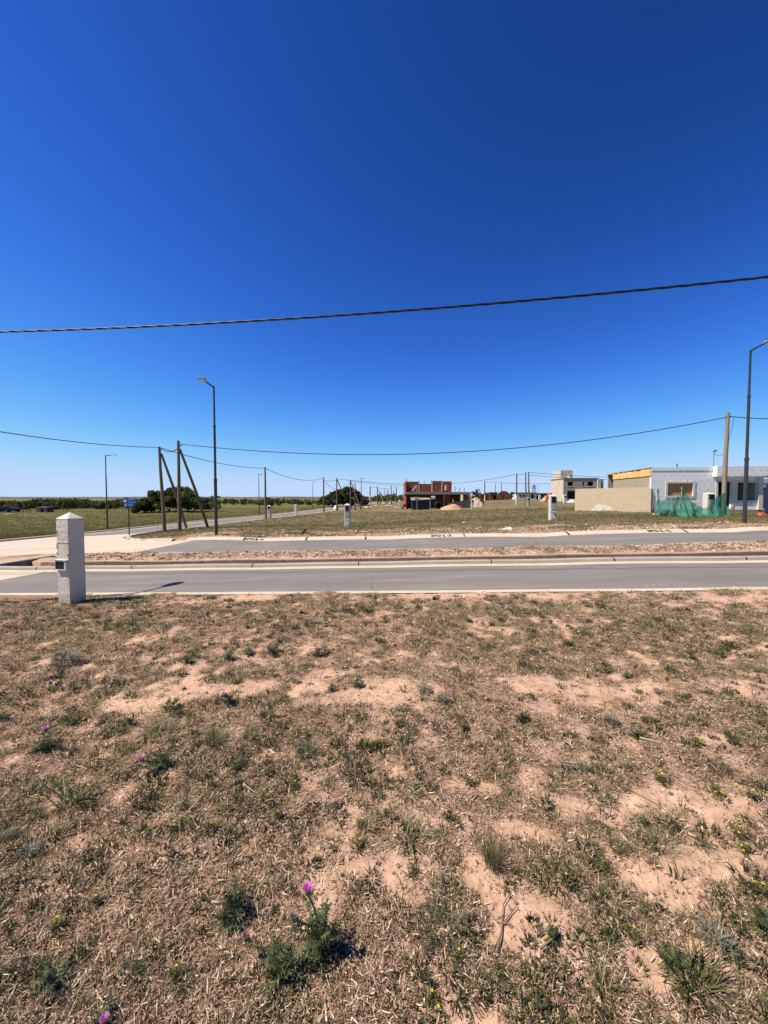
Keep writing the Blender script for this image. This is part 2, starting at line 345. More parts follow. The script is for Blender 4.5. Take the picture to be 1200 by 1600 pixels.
def blades(base, az, L, W, tilt, curl, col, segs=2, roll=None, tipw=.15):
    n = len(az); d = np.stack([np.cos(az), np.sin(az), 0*az], 1); up = np.array([0, 0, 1.0])
    side = np.stack([-np.sin(az), np.cos(az), 0*az], 1)
    if roll is not None: side = side*np.cos(roll)[:, None] + up*np.sin(roll)[:, None]
    V = np.empty((n, (segs+1)*2, 3)); p = base.copy()
    for k in range(segs+1):
        w = (W*(1-(1-tipw)*(k/segs)**1.5)/2)[:, None]
        V[:, 2*k] = p-side*w; V[:, 2*k+1] = p+side*w
        th = tilt + curl*(k+.5)/segs
        p = p + (L/segs)[:, None]*(np.sin(th)[:, None]*d + np.cos(th)[:, None]*up)
    b = (np.arange(n)*(segs+1)*2)[:, None]
    F = np.concatenate([b+np.array([[2*k, 2*k+1, 2*k+3, 2*k+2]]) for k in range(segs)], 0)
    C = np.repeat(col, (segs+1)*2, 0)
    return V.reshape(-1, 3), F, C
def merge(parts):
    V = []; F = []; C = []; o = 0
    for v, f, c in parts: V.append(v); F.append(f+o); C.append(c); o += len(v)
    return np.concatenate(V), np.concatenate(F), np.concatenate(C)

# ------------------------------------------------------------------ layout of streets
XL_D = -11.6                                     # left end of the ditch
def Yt(x, t): return t - SK*x
ROW = dict(a=6.90, b=9.73, c=12.8, d=15.68)
def lift(x):                                      # the far kerb stands at least 9.5 cm above its road
    x = np.asarray(x, float); return np.maximum(0, .095-(T(x, Yt(x, 16.2))-T(x, Yt(x, 15.68))))
def lift_at(x, t): return np.where((t > 16.1) & (t < 20) & (np.abs(x) < 200), lift(x)*np.clip((20-t)/3.7, 0, 1), 0.0)
def zt(x, t):                                    # surface height on the street strips, straight across each carriageway
    x = np.asarray(x, float); t = np.asarray(t, float)
    lerp = lambda t0, t1: (lambda k: T(x, Yt(x, t0))*(1-k)+T(x, Yt(x, t1))*k)((t-t0)/(t1-t0))
    return np.where(t < 6.9, T(x, Yt(x, t)), np.where(t < 9.73, lerp(6.9, 9.73), np.where(t < 12.8, lerp(9.73, 12.8), np.where(t < 15.68, lerp(12.8, 15.68), T(x, Yt(x, np.maximum(t, 16.2)))+lift(x)))))
def strip(name, m, x0, x1, prof, step=.5, parent=None, smooth=False, xfun=None):
    """sheet along the street; prof = [(t, dz, tref)] ; xfun(t) moves the left end"""
    n = max(2, int((x1-x0)/step)+1); V = []
    for i in range(n):
        for (t, dz, tr) in prof:
            xs = xfun(t) if xfun else x0
            x = xs + (x1-xs)*i/(n-1)
            V.append((x, Yt(x, t), float(zt(x, tr))+dz))
    k = len(prof); F = np.array([(i*k+j, (i+1)*k+j, (i+1)*k+j+1, i*k+j+1) for i in range(n-1) for j in range(k-1)])
    return np_mesh(name, np.array(V), F, m, smooth=smooth, parent=parent)

LE = lambda y: -23.8+.137*(y-33.8)               # left kerb of the side street
RE = lambda y: -17.0+.137*(y-28.7)               # right edge
corner = [(-9.2, 16.6), (-10.2, 16.95), (-11.2, 17.55), (-12.2, 18.4), (-13.1, 19.4), (-13.8, 20.5), (-14.5, 21.8), (-15.2, 23.4), (-15.9, 25.4), (-16.6, 27.6), (RE(31), 31)]
conc_poly = [(-8.6, Yt(-8.6, 12.8)), (-8.2, Yt(-8.2, 15.68))] + corner + [(LE(31), 31), (LE(12), 12), (LE(12)-6, 10), (-60, Yt(-60, 12.8)), (-25, Yt(-25, 12.8))]
street_poly = [(RE(20), 20)]+[(RE(y), y) for y in (26, 60, 130)] + [(LE(y), y) for y in (130, 60, 26, 20)]
def in_poly(x, y, poly):
    inside = np.zeros(x.shape, bool); n = len(poly)
    for i in range(n):
        x1, y1 = poly[i]; x2, y2 = poly[(i+1) % n]
        if y1 == y2: continue
        c = ((y1 > y) != (y2 > y)) & (x < (x2-x1)*(y-y1)/(y2-y1)+x1); inside ^= c
    return inside

# sand patches of the near lot, located on the photo: (px, py, half width px, half height px, weight)
SAND = [(330, 1082, 95, 16, 1), (225, 1103, 50, 10, .8), (500, 1075, 45, 22, .9), (585, 1085, 85, 22, 1.1), (650, 1070, 60, 12, .8), (880, 1080, 120, 18, 1.1), (850, 1100, 60, 14, .8), (700, 930, 120, 5, .9), (880, 929, 60, 5, .9),
        (400, 933, 80, 5, .8), (1140, 936, 60, 5, .9), (1000, 1028, 90, 10, .5), (780, 985, 100, 8, .5), (1060, 1345, 60, 35, .9), (1000, 1370, 50, 40, .8), (960, 1310, 30, 20, .7), (930, 1270, 60, 25, .8), (1030, 1250, 60, 18, .8), (1160, 1270, 50, 18, .8),
        (505, 1430, 26, 55, 1.0), (490, 1340, 30, 30, .5), (560, 1365, 36, 18, .7), (820, 1460, 40, 40, .9), (800, 1300, 25, 20, .7), (835, 1310, 35, 15, .7), (830, 1530, 45, 40, .5), (1120, 1500, 30, 25, .8), (1010, 1530, 30, 50, .6), (60, 1405, 60, 20, .4),
        (180, 1430, 60, 30, .4), (215, 1330, 40, 18, .5), (860, 1225, 60, 15, .5), (640, 1410, 30, 16, .5), (740, 1380, 30, 20, .6), (1180, 1490, 30, 18, .7), (1150, 1080, 50, 12, .35), (300, 940, 60, 5, .5)]
SW = []
for px, py, hx, hy, w in SAND:
    c = P(px, py); e = P(px+hx, py); n1 = P(px, py-hy); n2 = P(px, py+hy)
    SW.append((c.x, (n1.y+n2.y)/2, abs(e.x-c.x), max(.04, (n1.y-n2.y)/2), w))
def cover(x, y):
    """0 = bare sand, 1 = dry litter and grass, on the near lot"""
    wx = (fbm(x, y, 3, 2.3)-.5)*.7; wy = (fbm(x+9, y+5, 3, 2.3)-.5)*.7
    s = np.zeros_like(x)
    for cx, cy, rx, ry, w in SW:
        d = ((x-cx+wx*min(1, rx*1.2))/rx)**2 + ((y-cy+wy*min(1, ry*1.2))/ry)**2
        s = np.maximum(s, w*np.exp(-d*.9))
    n = fbm(x+3, y+8, 4, 3.1)
    right = np.clip((x+.3)/2.5, 0, 1)*.10
    c = .66 - right + (n-.5)*1.25 + (fbm(x+23, y+61, 3, 8.5)-.5)*1.7 + (fbm(x+50, y+20, 3, .55)-.5)*.5 - s*1.15
    return np.clip(c*1.45, 0, 1)
def greens(x, y): return np.clip((fbm(x+71, y+33, 4, 1.1)-.40)*3.2, 0, 1)

# ------------------------------------------------------------------ GROUND
def grow(a, b, step, k):
    out = []; x = a; s = step
    while x < b: out.append(x); s *= k; x += s
    return out + [b]
xs_in = np.arange(-7, 7.001, .04)
xs_mid = np.arange(7.2, 32, .22); far_x = np.array(grow(32, 5000, .3, 1.13))
xs = np.r_[-far_x[::-1], -xs_mid[::-1], xs_in, xs_mid, far_x]
ts = np.r_[np.arange(-4, .6, .15), np.arange(.6, 6.7, .035), [6.74, 6.76, 6.88, 6.92], np.arange(7.4, 10, .5), [10.12, 10.16, 10.3, 10.6, 11.0, 11.19, 11.3], np.arange(11.36, 12.66, .07), [12.7, 12.78, 12.86],
           np.arange(13.3, 15.5, .5), [15.7, 16.06, 16.14], np.arange(16.24, 30, .16), np.array(grow(30.2, 6000, .2, 1.035))]
GX, GT = np.meshgrid(xs, ts); skw = SK*np.clip(1-(GT-60)/200, 0, 1)*np.clip(1-(np.abs(GX)-60)/400, 0, 1)
GY = GT - skw*GX
GZ = T(GX, GY)
strips_x = np.abs(GX) < 300
sel = (GT > 6.8) & (GT < 16.12) & strips_x
GZ[sel] = zt(GX[sel], GT[sel])
road = ((GT > 6.9) & (GT < 10.15)) | ((GT > 12.8) & (GT < 16.1))
GZ[road & strips_x] -= .10
GZ[(GT > 15.6) & (GT < 16.1) & strips_x] -= .16
ditch = (GT > 10.15) & (GT < 11.25) & (GX > XL_D) & (GX < 120); GZ[ditch] -= .42
pc = in_poly(GX, GY, conc_poly) | in_poly(GX, GY, street_poly)
GZ[pc] -= .10
GZ += lift_at(GX, GT)*~pc
# micro relief
lot = GT < 6.90
bump = (fbm(GX, GY, 4, 9)-.5)*.05 + (fbm(GX+5, GY, 3, 1.3)-.5)*.09
GZ[lot] += bump[lot]*np.clip((6.75-GT[lot])/.6, .5, 1)
med = (GT > 11.33) & (GT < 12.72); GZ[med] += ((fbm(GX, GY, 4, 3.2)-.35)*.16)[med]*np.clip(np.minimum(GT-11.33, 12.72-GT)[med]/.2, 0, 1)
flot = (GT > 16.2) & (GT < 120) & ~pc; GZ[flot] += ((fbm(GX, GY, 4, .8)-.5)*.14)[flot]*np.clip((GT[flot]-16.2)/1.5, 0, 1)
# colours (earth, litter, grass: what the ground is made of)
def mixn(a, b, k): return np.asarray(a)*(1-k[..., None]) + np.asarray(b)*k[..., None]
sand = np.array([.64, .415, .295]); soil = np.array([.36, .23, .155]); olive = np.array([.135, .125, .05]); dry = np.array([.33, .24, .14]); fieldg = np.array([.125, .125, .038])
cv = np.zeros_like(GX); cv[lot] = cover(GX[lot], GY[lot]); gr = greens(GX, GY)
C = mixn(sand, soil, np.clip(cv*1.1, 0, 1))
C = mixn(C, olive, np.clip(gr*cv*.45*np.clip((GT-1.5)/3, 0, 1), 0, 1))
n1 = fbm(GX, GY, 5, 1.7); n2 = fbm(GX+31, GY+12, 4, .35)
cm = mixn(np.array([.58, .41, .30]), np.array([.30, .21, .14]), np.clip((n1-.48)*4, 0, 1)); C[med] = cm[med]
n3 = fbm(GX*.8, GY*1.6, 5, .9)
k_edge = np.clip((GT-16.1)/2.2 + (n3-.5)*3.2, 0, 1)                 # bare earth near the kerb, grass further in
cf = mixn(np.array([.46, .30, .20]), mixn(dry*.85, olive*1.15, np.clip((n3-.4)*4+.1, 0, 1)), k_edge)
band = np.clip(np.exp(-((GT-24.5-2.5*n2)/3.0)**2)*.9, 0, 1)           # greener band in the middle of the lot
cf = mixn(cf, np.array([.14, .145, .045]), band*.7)
band2 = np.clip(np.exp(-((GT-40-10*n2)/9)**2), 0, 1)*np.clip((n1-.3)*3, 0, 1); cf = mixn(cf, np.array([.23, .19, .09]), band2*.7)
far = (GT >= 16.12); C[far] = cf[far]
lf = far & (GX < LE(GY)+.3)                                         # the open field on the left
kf = np.clip((LE(GY)-GX)/7 + (n3-.5)*1.5, 0, 1)
cl = mixn(np.array([.23, .19, .10]), mixn(fieldg, np.array([.20, .18, .06]), np.clip((n2-.35)*3, 0, 1)), kf)
C[lf] = cl[lf]
fd = np.clip((GT-130)/250, 0, 1); C = np.where(far[..., None], mixn(C, np.array([.20, .17, .10]), fd), C)
strp = np.clip((GT-500)/400, 0, 1)*np.clip((np.sin(GT*.0042+fbm(GX, GY, 3, .0015)*9)-.1)*4, 0, 1); C = mixn(C, np.array([.05, .065, .04]), strp*.8)
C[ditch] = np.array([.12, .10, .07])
nr, nc = GX.shape; idx = np.arange(nr*nc).reshape(nr, nc)
F = np.stack([idx[:-1, :-1], idx[:-1, 1:], idx[1:, 1:], idx[1:, :-1]], -1).reshape(-1, 4)
def ground_nodes(N, L, tc, src, bs):
    def nz(scale, lo, hi, stretch=S1, rough=.7):
        mp = N.new('ShaderNodeMapping'); mp.inputs['Scale'].default_value = stretch; L.new(tc.outputs['Object'], mp.inputs[0])
        t = N.new('ShaderNodeTexNoise'); t.inputs['Scale'].default_value = scale; t.inputs['Detail'].default_value = 8; t.inputs['Roughness'].default_value = rough; L.new(mp.outputs[0], t.inputs['Vector'])
        mr = N.new('ShaderNodeMapRange'); mr.inputs[1].default_value = lo; mr.inputs[2].default_value = hi; L.new(t.outputs[0], mr.inputs[0]); return mr.outputs[0]
    hsv = N.new('ShaderNodeHueSaturation'); L.new(src, hsv.inputs['Color']); hsv.inputs['Value'].default_value = .62
    c = mixc(N, L, nz(26, .42, .66), src, hsv.outputs[0])
    h2 = N.new('ShaderNodeHueSaturation'); L.new(c, h2.inputs['Color']); h2.inputs['Value'].default_value = 1.22; h2.inputs['Saturation'].default_value = .9
    c = mixc(N, L, nz(5, .52, .75), c, h2.outputs[0])
    h3 = N.new('ShaderNodeHueSaturation'); L.new(c, h3.inputs['Color']); h3.inputs['Value'].default_value = .72
    return mixc(N, L, nz(1.1, .5, .72), c, h3.outputs[0])
M['ground'] = mat('dry earth', attr=True, rough=.95, spec=.1, build=ground_nodes, bump=(55, .55, .02))
tag(np_mesh('ground', np.stack([GX, GY, GZ], -1).reshape(-1, 3), F, M['ground'], C.reshape(-1, 3), True), kind='structure')

# far ridge on the horizon
V = []; nR = 160
for i in range(nR):
    x = -3600+7200*i/(nR-1); h = 1.6+3.0*vnoise(np.array(i*.11), np.array(3.))+2.2*vnoise(np.array(i*.5), np.array(9.))
    V += [(x, 2500, -2.4), (x, 2640, float(h)*1.05), (x, 3100, float(h)*1.3), (x, 3600, -2.4)]
F = np.array([(i*4+j, (i+1)*4+j, (i+1)*4+j+1, i*4+j+1) for i in range(nR-1) for j in range(3)])
M['ridge'] = mat('far farmland', (.17, .17, .15), .95, spec=.05, noise=[(.004, (.07, .085, .065), .45, .55, (1, 3, 1)), (.012, (.26, .23, .17), .55, .65, (1, 3, 1))])
tag(np_mesh('hills', np.array(V), F, M['ridge'], smooth=True), kind='structure')

# ------------------------------------------------------------------ STREETS
XE = 60
near = strip('near_road', M['asphalt'], -9.6, XE, [(6.9+i*(2.83/6), 0, 6.9+i*(2.83/6)) for i in range(7)], xfun=lambda t: -9.6+(t-6.9)*.04); tag(near, kind='structure')
o = strip('concrete_crossing', M['concrete'], -40, -9.604, [(6.9+i*(2.83/6), 0, 6.9+i*(2.83/6)) for i in range(7)]); tag(o, kind='structure')
for i in range(0): pass
nr_ = o.data.vertices
for i, v in enumerate(nr_):                                      # the slab butts against the asphalt along the same slanted joint
    k = i % 7; t = 6.9+k*(2.83/6)
    if v.co.x > -9.65: v.co.x = -9.6+(t-6.9)*.04
tag(strip('road_edge_strip', M['kerb'], -40, XE, [(6.72, .012, 6.9), (6.90, .012, 6.9), (6.904, .0, 6.9)]), kind='structure')
# gutter and kerb of the near road, ditch behind it
tag(strip('gutter', M['kerb'], -40, XE, [(9.73, .004, 9.73), (10.05, .004, 9.73)]), kind='structure')
def kerb_sections(name, m, x0, x1, prof, length, gap=.03):
    x = x0; first = True
    while x < x1-.3:
        e = min(x+length*random.uniform(.8, 1.15), x1)
        if x1-e < .5: e = x1
        tag(strip(name, m, x+gap/2, e-gap/2, prof, step=.6), kind='structure'); x = e
kerb_sections('kerb', M['kerb_grey'], -30, 40, [(10.045, -.02, 9.73), (10.07, .07, 9.73), (10.10, .085, 9.73), (10.24, .085, 9.73), (10.245, -.4, 9.73)], 3.6)
# low stained wall holding the median
w = empty('retaining_wall', on(-4, Yt(-4, 11.25)), 0, 'low brown stained concrete wall along the earth median, behind the near kerb', 'wall')
x = XL_D+.5; first = True
while x < 42:
    e = x+random.uniform(2.2, 3.4)
    V = []; prof = [(11.24, -.45), (11.235, -.02), (11.25, .0), (11.33, .0), (11.34, -.3)]
    n = 6
    for i in range(n):
        xx = x+.01+(e-x-.02)*i/(n-1)
        for t, dz in prof: V.append((xx-w.location.x, Yt(xx, t)-w.location.y, float(zt(xx, 11.25))+dz-w.location.z))
    F = np.array([(i*5+j, (i+1)*5+j, (i+1)*5+j+1, i*5+j+1) for i in range(n-1) for j in range(4)])
    np_mesh('wall_panel', np.array(V), F, M['brownwall'], parent=w); x = e
# end wall of the ditch on the left with its concrete apron
hw = MB(); a0 = on(-11.35, 13.15); a1 = on(-12.1, 10.9); d = (a1-a0).normalized(); nrm = Vector((d.y, -d.x, 0)).normalized()*.09
vs = []
for p in (a0, a1):
    for s_, z in ((1, -.45), (1, .06), (-1, .06), (-1, -.45)): vs.append((p.x+nrm.x*s_, p.y+nrm.y*s_, p.z+z))
hw.add(vs, [(0, 1, 5, 4), (1, 2, 6, 5), (2, 3, 7, 6), (0, 3, 2, 1), (4, 5, 6, 7)])
tag(hw.build('end_wall', M['darkwall'], bevel=.015), 'concrete end wall of the ditch with its shade in the colour, left of the white pillar', 'wall')  # face turned from the sun: its shade is put into the colour
q = [P(64, 881), P(150, 879), P(150, 868), P(88, 868)]
ap = MB(); ap.add([(-11.25, 12.0, zt(-11.25, 10.9)-.2), (-10.0, 12.3, zt(-10.0, 11.3)+.02), (-10.0, 13.75, zt(-10, 12.75)+.02), (-11.28, 13.3, zt(-11.28, 12.17)+.02)], [(0, 1, 2, 3)])
tag(ap.build('apron', M['concrete']), kind='structure')
# far road
tag(strip('far_road_edge', M['kerb'], -8.7, XE, [(12.66, -.05, 12.8), (12.665, .014, 12.8), (12.8, .012, 12.8), (12.804, 0, 12.8)]), kind='structure')
fr_x = lambda t: -8.95+(t-12.8)*.26
tag(strip('far_road', M['asphalt'], -8.95, XE, [(12.8+i*.48, 0, 12.8+i*.48) for i in range(6)]+[(15.68, 0, 15.6799)], xfun=fr_x), kind='structure')
farprof = [(15.67, -.03, 15.6799), (15.68, .003, 15.6799), (15.93, -.006, 16.2), (15.97, .0, 16.2), (16.13, .0, 16.2), (16.14, -.2, 16.2)]
x = -8.6; edges = [-8.6]
KJ = [P(384, 842).x, P(481, 842).x, P(572, 840).x, P(725, 838).x, P(887, 835).x, P(1056, 829).x]
edges = [-8.6]+KJ+[KJ[-1]+4.3*i for i in range(1, 9)]
kerb_objs = []
for a, b in zip(edges[:-1], edges[1:]):
    kerb_objs.append((a, b, tag(strip('far_kerb', M['kerb'], a+.035, b-.035, farprof, step=.5), kind='structure')))
# kerb round the corner into the side street
V = []; k = 5; cpts = corner
def off_path(path, d):
    out = []
    for i, p in enumerate(path):
        a = Vector(path[max(i-1, 0)]); b = Vector(path[min(i+1, len(path)-1)]); t = (b-a).normalized(); out.append((p[0]+t.y*d, p[1]-t.x*d))
    return out
rows = [(off_path(cpts, dd), dz) for dd, dz in ((-.02, -.08), (0.0, .0), (.04, .09), (.20, .10), (.21, -.15))]
# the grass side lies to the right of the travel direction
for i in range(len(cpts)):
    for pth, dz in rows:
        x_, y_ = pth[i]; V.append((x_, y_, Tz(cpts[i][0], cpts[i][1])+dz))
F = np.array([(i*k+j, (i+1)*k+j, (i+1)*k+j+1, i*k+j+1) for i in range(len(cpts)-1) for j in range(k-1)])
tag(np_mesh('corner_kerb', np.array(V), F, M['kerb']), kind='structure')
# concrete of the junction
def sheet(name, m, left, right, nsub, d=0.0):
    V = []; n = len(left)
    for i in range(n):
        for j in range(nsub+1):
            f = j/nsub; x_ = left[i][0]*(1-f)+right[i][0]*f; y_ = left[i][1]*(1-f)+right[i][1]*f
            V.append((x_, y_, Tz(x_, y_)+d))
    k = nsub+1; F = np.array([(i*k+j, i*k+j+1, (i+1)*k+j+1, (i+1)*k+j) for i in range(n-1) for j in range(nsub)])
    return tag(np_mesh(name, np.array(V), F, m, smooth=True), kind='structure')
V = []; n = 26
L_ = []; R_ = []
for i in range(10):
    t = 12.8+2.88*i/9; xr = fr_x(t)-.004; R_.append((xr, Yt(xr, t))); L_.append((-60, Yt(-60, t)) if t < 12.9 else (-60, Yt(-60, t)))
LL = [(-48, y) for y in ()]
# far carriageway part
V = []; k = 60
for (xl, yl), (xr, yr), i in zip(L_, R_, range(10)):
    t = 12.8+2.88*i/9
    for j in range(k+1):
        x_ = xr-(xr+26.5)*j/k; V.append((x_, Yt(x_, t), float(zt(x_, min(t, 15.6799)))))
F = np.array([(i*(k+1)+j, (i+1)*(k+1)+j, (i+1)*(k+1)+j+1, i*(k+1)+j+1) for i in range(9) for j in range(k)])
F = F[:, ::-1]
tag(np_mesh('junction_concrete', np.array(V), F, M['concrete'], smooth=True), kind='structure')
# throat of the side street: from the far carriageway line up to the asphalt
cc = [c for c in corner if c[1] <= 27.6]; L_ = []; R_ = []
base_pts = [(fr_x(15.68)-.004, Yt(fr_x(15.68), 15.68))]
Rr = base_pts+cc[1:]
for (x_, y_) in Rr:
    R_.append((x_, y_)); yy = 15.68+.1*26.5 if (x_, y_) == Rr[0] else max(y_, 18.35); L_.append((LE(yy), yy))
sheet('junction_throat', M['concrete'], L_, R_, 30, .003)
ys = [27.6]+list(np.linspace(29, 60, 14))+list(np.linspace(66, 150, 12))
sheet('side_street', M['asphalt'], [(LE(y)+.75, y) for y in ys], [(RE(y)-.7, y) for y in ys], 10, .006)
sheet('side_gutter', M['kerb'], [(LE(y), y) for y in ys], [(LE(y)+.75, y) for y in ys], 2, .008)
sheet('side_gutter', M['kerb'], [(RE(y)-.7, y) for y in ys], [(RE(y)+.0, y) for y in ys], 2, .008)
V = []; ysk = list(np.linspace(9, 60, 40))+list(np.linspace(64, 150, 14))
for y in ysk:
    z = Tz(LE(y), y)
    for dx, dz in ((.02, -.12), (0, .13), (-.16, .14), (-.17, -.15)): V.append((LE(y)+dx, y, z+dz))
F = np.array([(i*4+j, i*4+j+1, (i+1)*4+j+1, (i+1)*4+j) for i in range(len(ysk)-1) for j in range(3)])
tag(np_mesh('side_kerb', np.array(V), F, M['kerb']), kind='structure')
# painted lot numbers on the far kerb
def lettering(txt, px, py, width, parent, lean=0):
    fc = bpy.data.curves.new('lettering', 'FONT'); fc.body = txt; fc.size = 1; fc.align_x = 'CENTER'; fc.align_y = 'CENTER'; fc.extrude = .006; fc.offset = .016; fc.shear = lean
    o = bpy.data.objects.new('lettering_curve', fc); COL.objects.link(o); bpy.context.view_layer.update()
    me = bpy.data.meshes.new_from_object(o.evaluated_get(bpy.context.evaluated_depsgraph_get())); w_ = max(o.dimensions.x, .01); h_ = o.dimensions.y
    bpy.data.objects.remove(o)
    me.materials.clear(); me.materials.append(M['ink'])
    t = bpy.data.objects.new('lettering', me); COL.objects.link(t)
    return t, w_, h_
for txt, px in (('MTO IL 14', 398), ('MTO IL 13', 689), ('MTO IL 12', 1028)):
    a_, _ = ray(px, 838); Y = 15.86/(1+SK*a_); x = a_*Y
    t, w_, h_ = lettering(txt, px, 838, .7, None)
    p0 = Vector((x, Yt(x, 15.68), float(zt(x, 15.6799))+.003)); p1 = Vector((x, Yt(x, 15.93), float(zt(x, 16.2))-.006))
    ex = Vector((1, -SK, float(zt(x+.5, 16.2)-zt(x-.5, 16.2)))).normalized(); ey = (p1-p0).normalized(); ez = ex.cross(ey).normalized(); ey = ez.cross(ex)
    c = p0.lerp(p1, .52)+ez*.012
    sx = .80/w_; sy = (p1-p0).length*.66/h_
    t.matrix_world = Matrix(((ex.x*sx, ey.x*sy, ez.x, c.x), (ex.y*sx, ey.y*sy, ez.y, c.y), (ex.z*sx, ey.z*sy, ez.z, c.z), (0, 0, 0, 1)))
    for a, b, ko in kerb_objs:
        if a <= x <= b:
            mw = t.matrix_world.copy(); t.parent = ko; t.matrix_world = mw
            break

# ------------------------------------------------------------------ SUN AND SKY
EL, BZ = R(56), R(11)
S = Vector((-math.cos(EL)*math.cos(BZ), -math.cos(EL)*math.sin(BZ), math.sin(EL)))
sl = bpy.data.lights.new('sun', 'SUN'); sl.energy = 5.0; sl.angle = R(.53); sl.color = (1, .925, .82)
so = bpy.data.objects.new('sun', sl); COL.objects.link(so); so.rotation_euler = S.to_track_quat('Z', 'Y').to_euler(); so.location = (0, 0, 50)
wd = bpy.data.worlds.new('World'); sc.world = wd; wd.use_nodes = True; N = wd.node_tree.nodes; L = wd.node_tree.links
sky = N.new('ShaderNodeTexSky'); sky.sky_type = 'NISHITA'; sky.sun_disc = False; sky.sun_elevation = EL
sky.sun_rotation = math.atan2(S.x, S.y); sky.altitude = 0; sky.air_density = .7; sky.dust_density = 0; sky.ozone_density = 6
sep = N.new('ShaderNodeSeparateColor'); L.new(sky.outputs[0], sep.inputs[0]); cmb = N.new('ShaderNodeCombineColor')
for i, (k, e, top) in enumerate(((9.5, 2.25, .54), (7.8, 2.07, .70), (14.5, 2.45, .97))):     # deep, saturated clear-day blue
    v = mathn(N, L, 'MULTIPLY', sep.outputs[i], .1); v = mathn(N, L, 'POWER', v, e); v = mathn(N, L, 'MULTIPLY', v, -k/top)
    v = mathn(N, L, 'SUBTRACT', 1.0, mathn(N, L, 'EXPONENT', v)); L.new(mathn(N, L, 'MULTIPLY', v, top*10/1.516), cmb.inputs[i])
L.new(cmb.outputs[0], N['Background'].inputs[0]); N['Background'].inputs[1].default_value = .1
sc.view_settings.view_transform = 'Standard'; sc.view_settings.look = 'None'; sc.view_settings.exposure = 0.6; sc.view_settings.gamma = 1
#@@PART2
# ------------------------------------------------------------------ utility pillars
ROT = -math.atan(SK)
def pillar_near():
    c = P(113.5, 941.5)
    a = .135; H = 1.485
    o = empty('utility_pillar', (c.x, c.y, c.z-.02), -.28, 'weathered white pillar with pyramid cap in the near grass, small dark box on its front', 'pillar')
    # slightly uneven rendered shaft
    n = 26; V = []; prof = []
    per = []
    for side in range(4):
        for i in range(8):
            f = i/8; q = [(-a, -a), (a, -a), (a, a), (-a, a)]; p, r = q[side], q[(side+1) % 4]
            per.append((p[0]+(r[0]-p[0])*f, p[1]+(r[1]-p[1])*f))
    m = len(per)
    for k in range(n):
        z = -.1+(H+.1)*k/(n-1)
        for j, (x, y) in enumerate(per):
            d = (vnoise(np.array(j*.9+3), np.array(k*.8))-.5)*.010; cr = 1.0 if j % 8 else 1-.02*vnoise(np.array(k*.7), np.array(j*3.))
            V.append((x*cr*(1+d*3), y*cr*(1+d*3), z))
    F = np.array([(k*m+j, k*m+(j+1) % m, (k+1)*m+(j+1) % m, (k+1)*m+j) for k in range(n-1) for j in range(m)])
    np_mesh('shaft', np.array(V), F, M['pillar'], parent=o)
    cb = MB(); e = a+.004
    cb.add([(-e, -e, H-.002), (e, -e, H-.002), (e, e, H-.002), (-e, e, H-.002), (-e, -e, H+.012), (e, -e, H+.012), (e, e, H+.012), (-e, e, H+.012), (0, 0, H+.12)],
           [(0, 3, 2, 1), (0, 1, 5, 4), (1, 2, 6, 5), (2, 3, 7, 6), (3, 0, 4, 7), (4, 5, 8), (5, 6, 8), (6, 7, 8), (7, 4, 8)])
    cb.build('cap', M['pillar_white'], o, bevel=.006)
    zb = .63                                    # meter box, its dark inside painted by a black plate
    b = MB(); x0, x1 = -.124, .112; y0 = -a-.04
    b.box(x0-.012, x1+.012, y0, -a+.01, zb+.135, zb+.155); b.box(x0-.012, x1+.012, y0, -a+.01, zb-.012, zb)
    b.box(x0-.012, x0, y0, -a+.01, zb, zb+.135); b.box(x1-.034, x1+.012, y0, -a+.01, zb, zb+.135)
    b.box(x0-.02, x1+.02, y0-.012, -a+.01, zb+.155, zb+.170)
    bo = b.build('meter_box', M['pillar'], o, bevel=.004)
    MB().box(x0, x1-.034, y0+.012, y0+.02, zb, zb+.135).build('opening', M['black'], bo)
    for i, (x, z, sx, sz, fc) in enumerate(((a-.012, .87, .016, .038, 0), (-a+.012, 1.27, .016, .036, 0), (-a+.008, 1.02, .012, .05, 0), (-a+.008, .90, .010, .03, 0), (a-.01, 1.26, .008, .02, 0), (.0, .03, .11, .025, 0), (-.09, .05, .012, .05, 1))):     # chipped render
        nn = 14; vs = []
        for j in range(nn):
            th = 2*PI*j/nn; rr = .7+.6*float(vnoise(np.array(j*1.7+i*5), np.array(1.)))
            u_, v_ = x+math.cos(th)*sx*rr, z+math.sin(th)*sz*rr
            vs.append((min(max(u_, -a-.002), a+.002), -a-.0045, v_) if fc == 0 else (a+.0045, u_, v_))
        MB().add(vs, [tuple(range(nn))]).build('chip', M['slab'], o)
    MB().box(-a-.002, a-.01, -a-.006, -a+.01, 1.085, 1.10).build('seam', M['pillar_white'], o)
    return o
pillar_near()
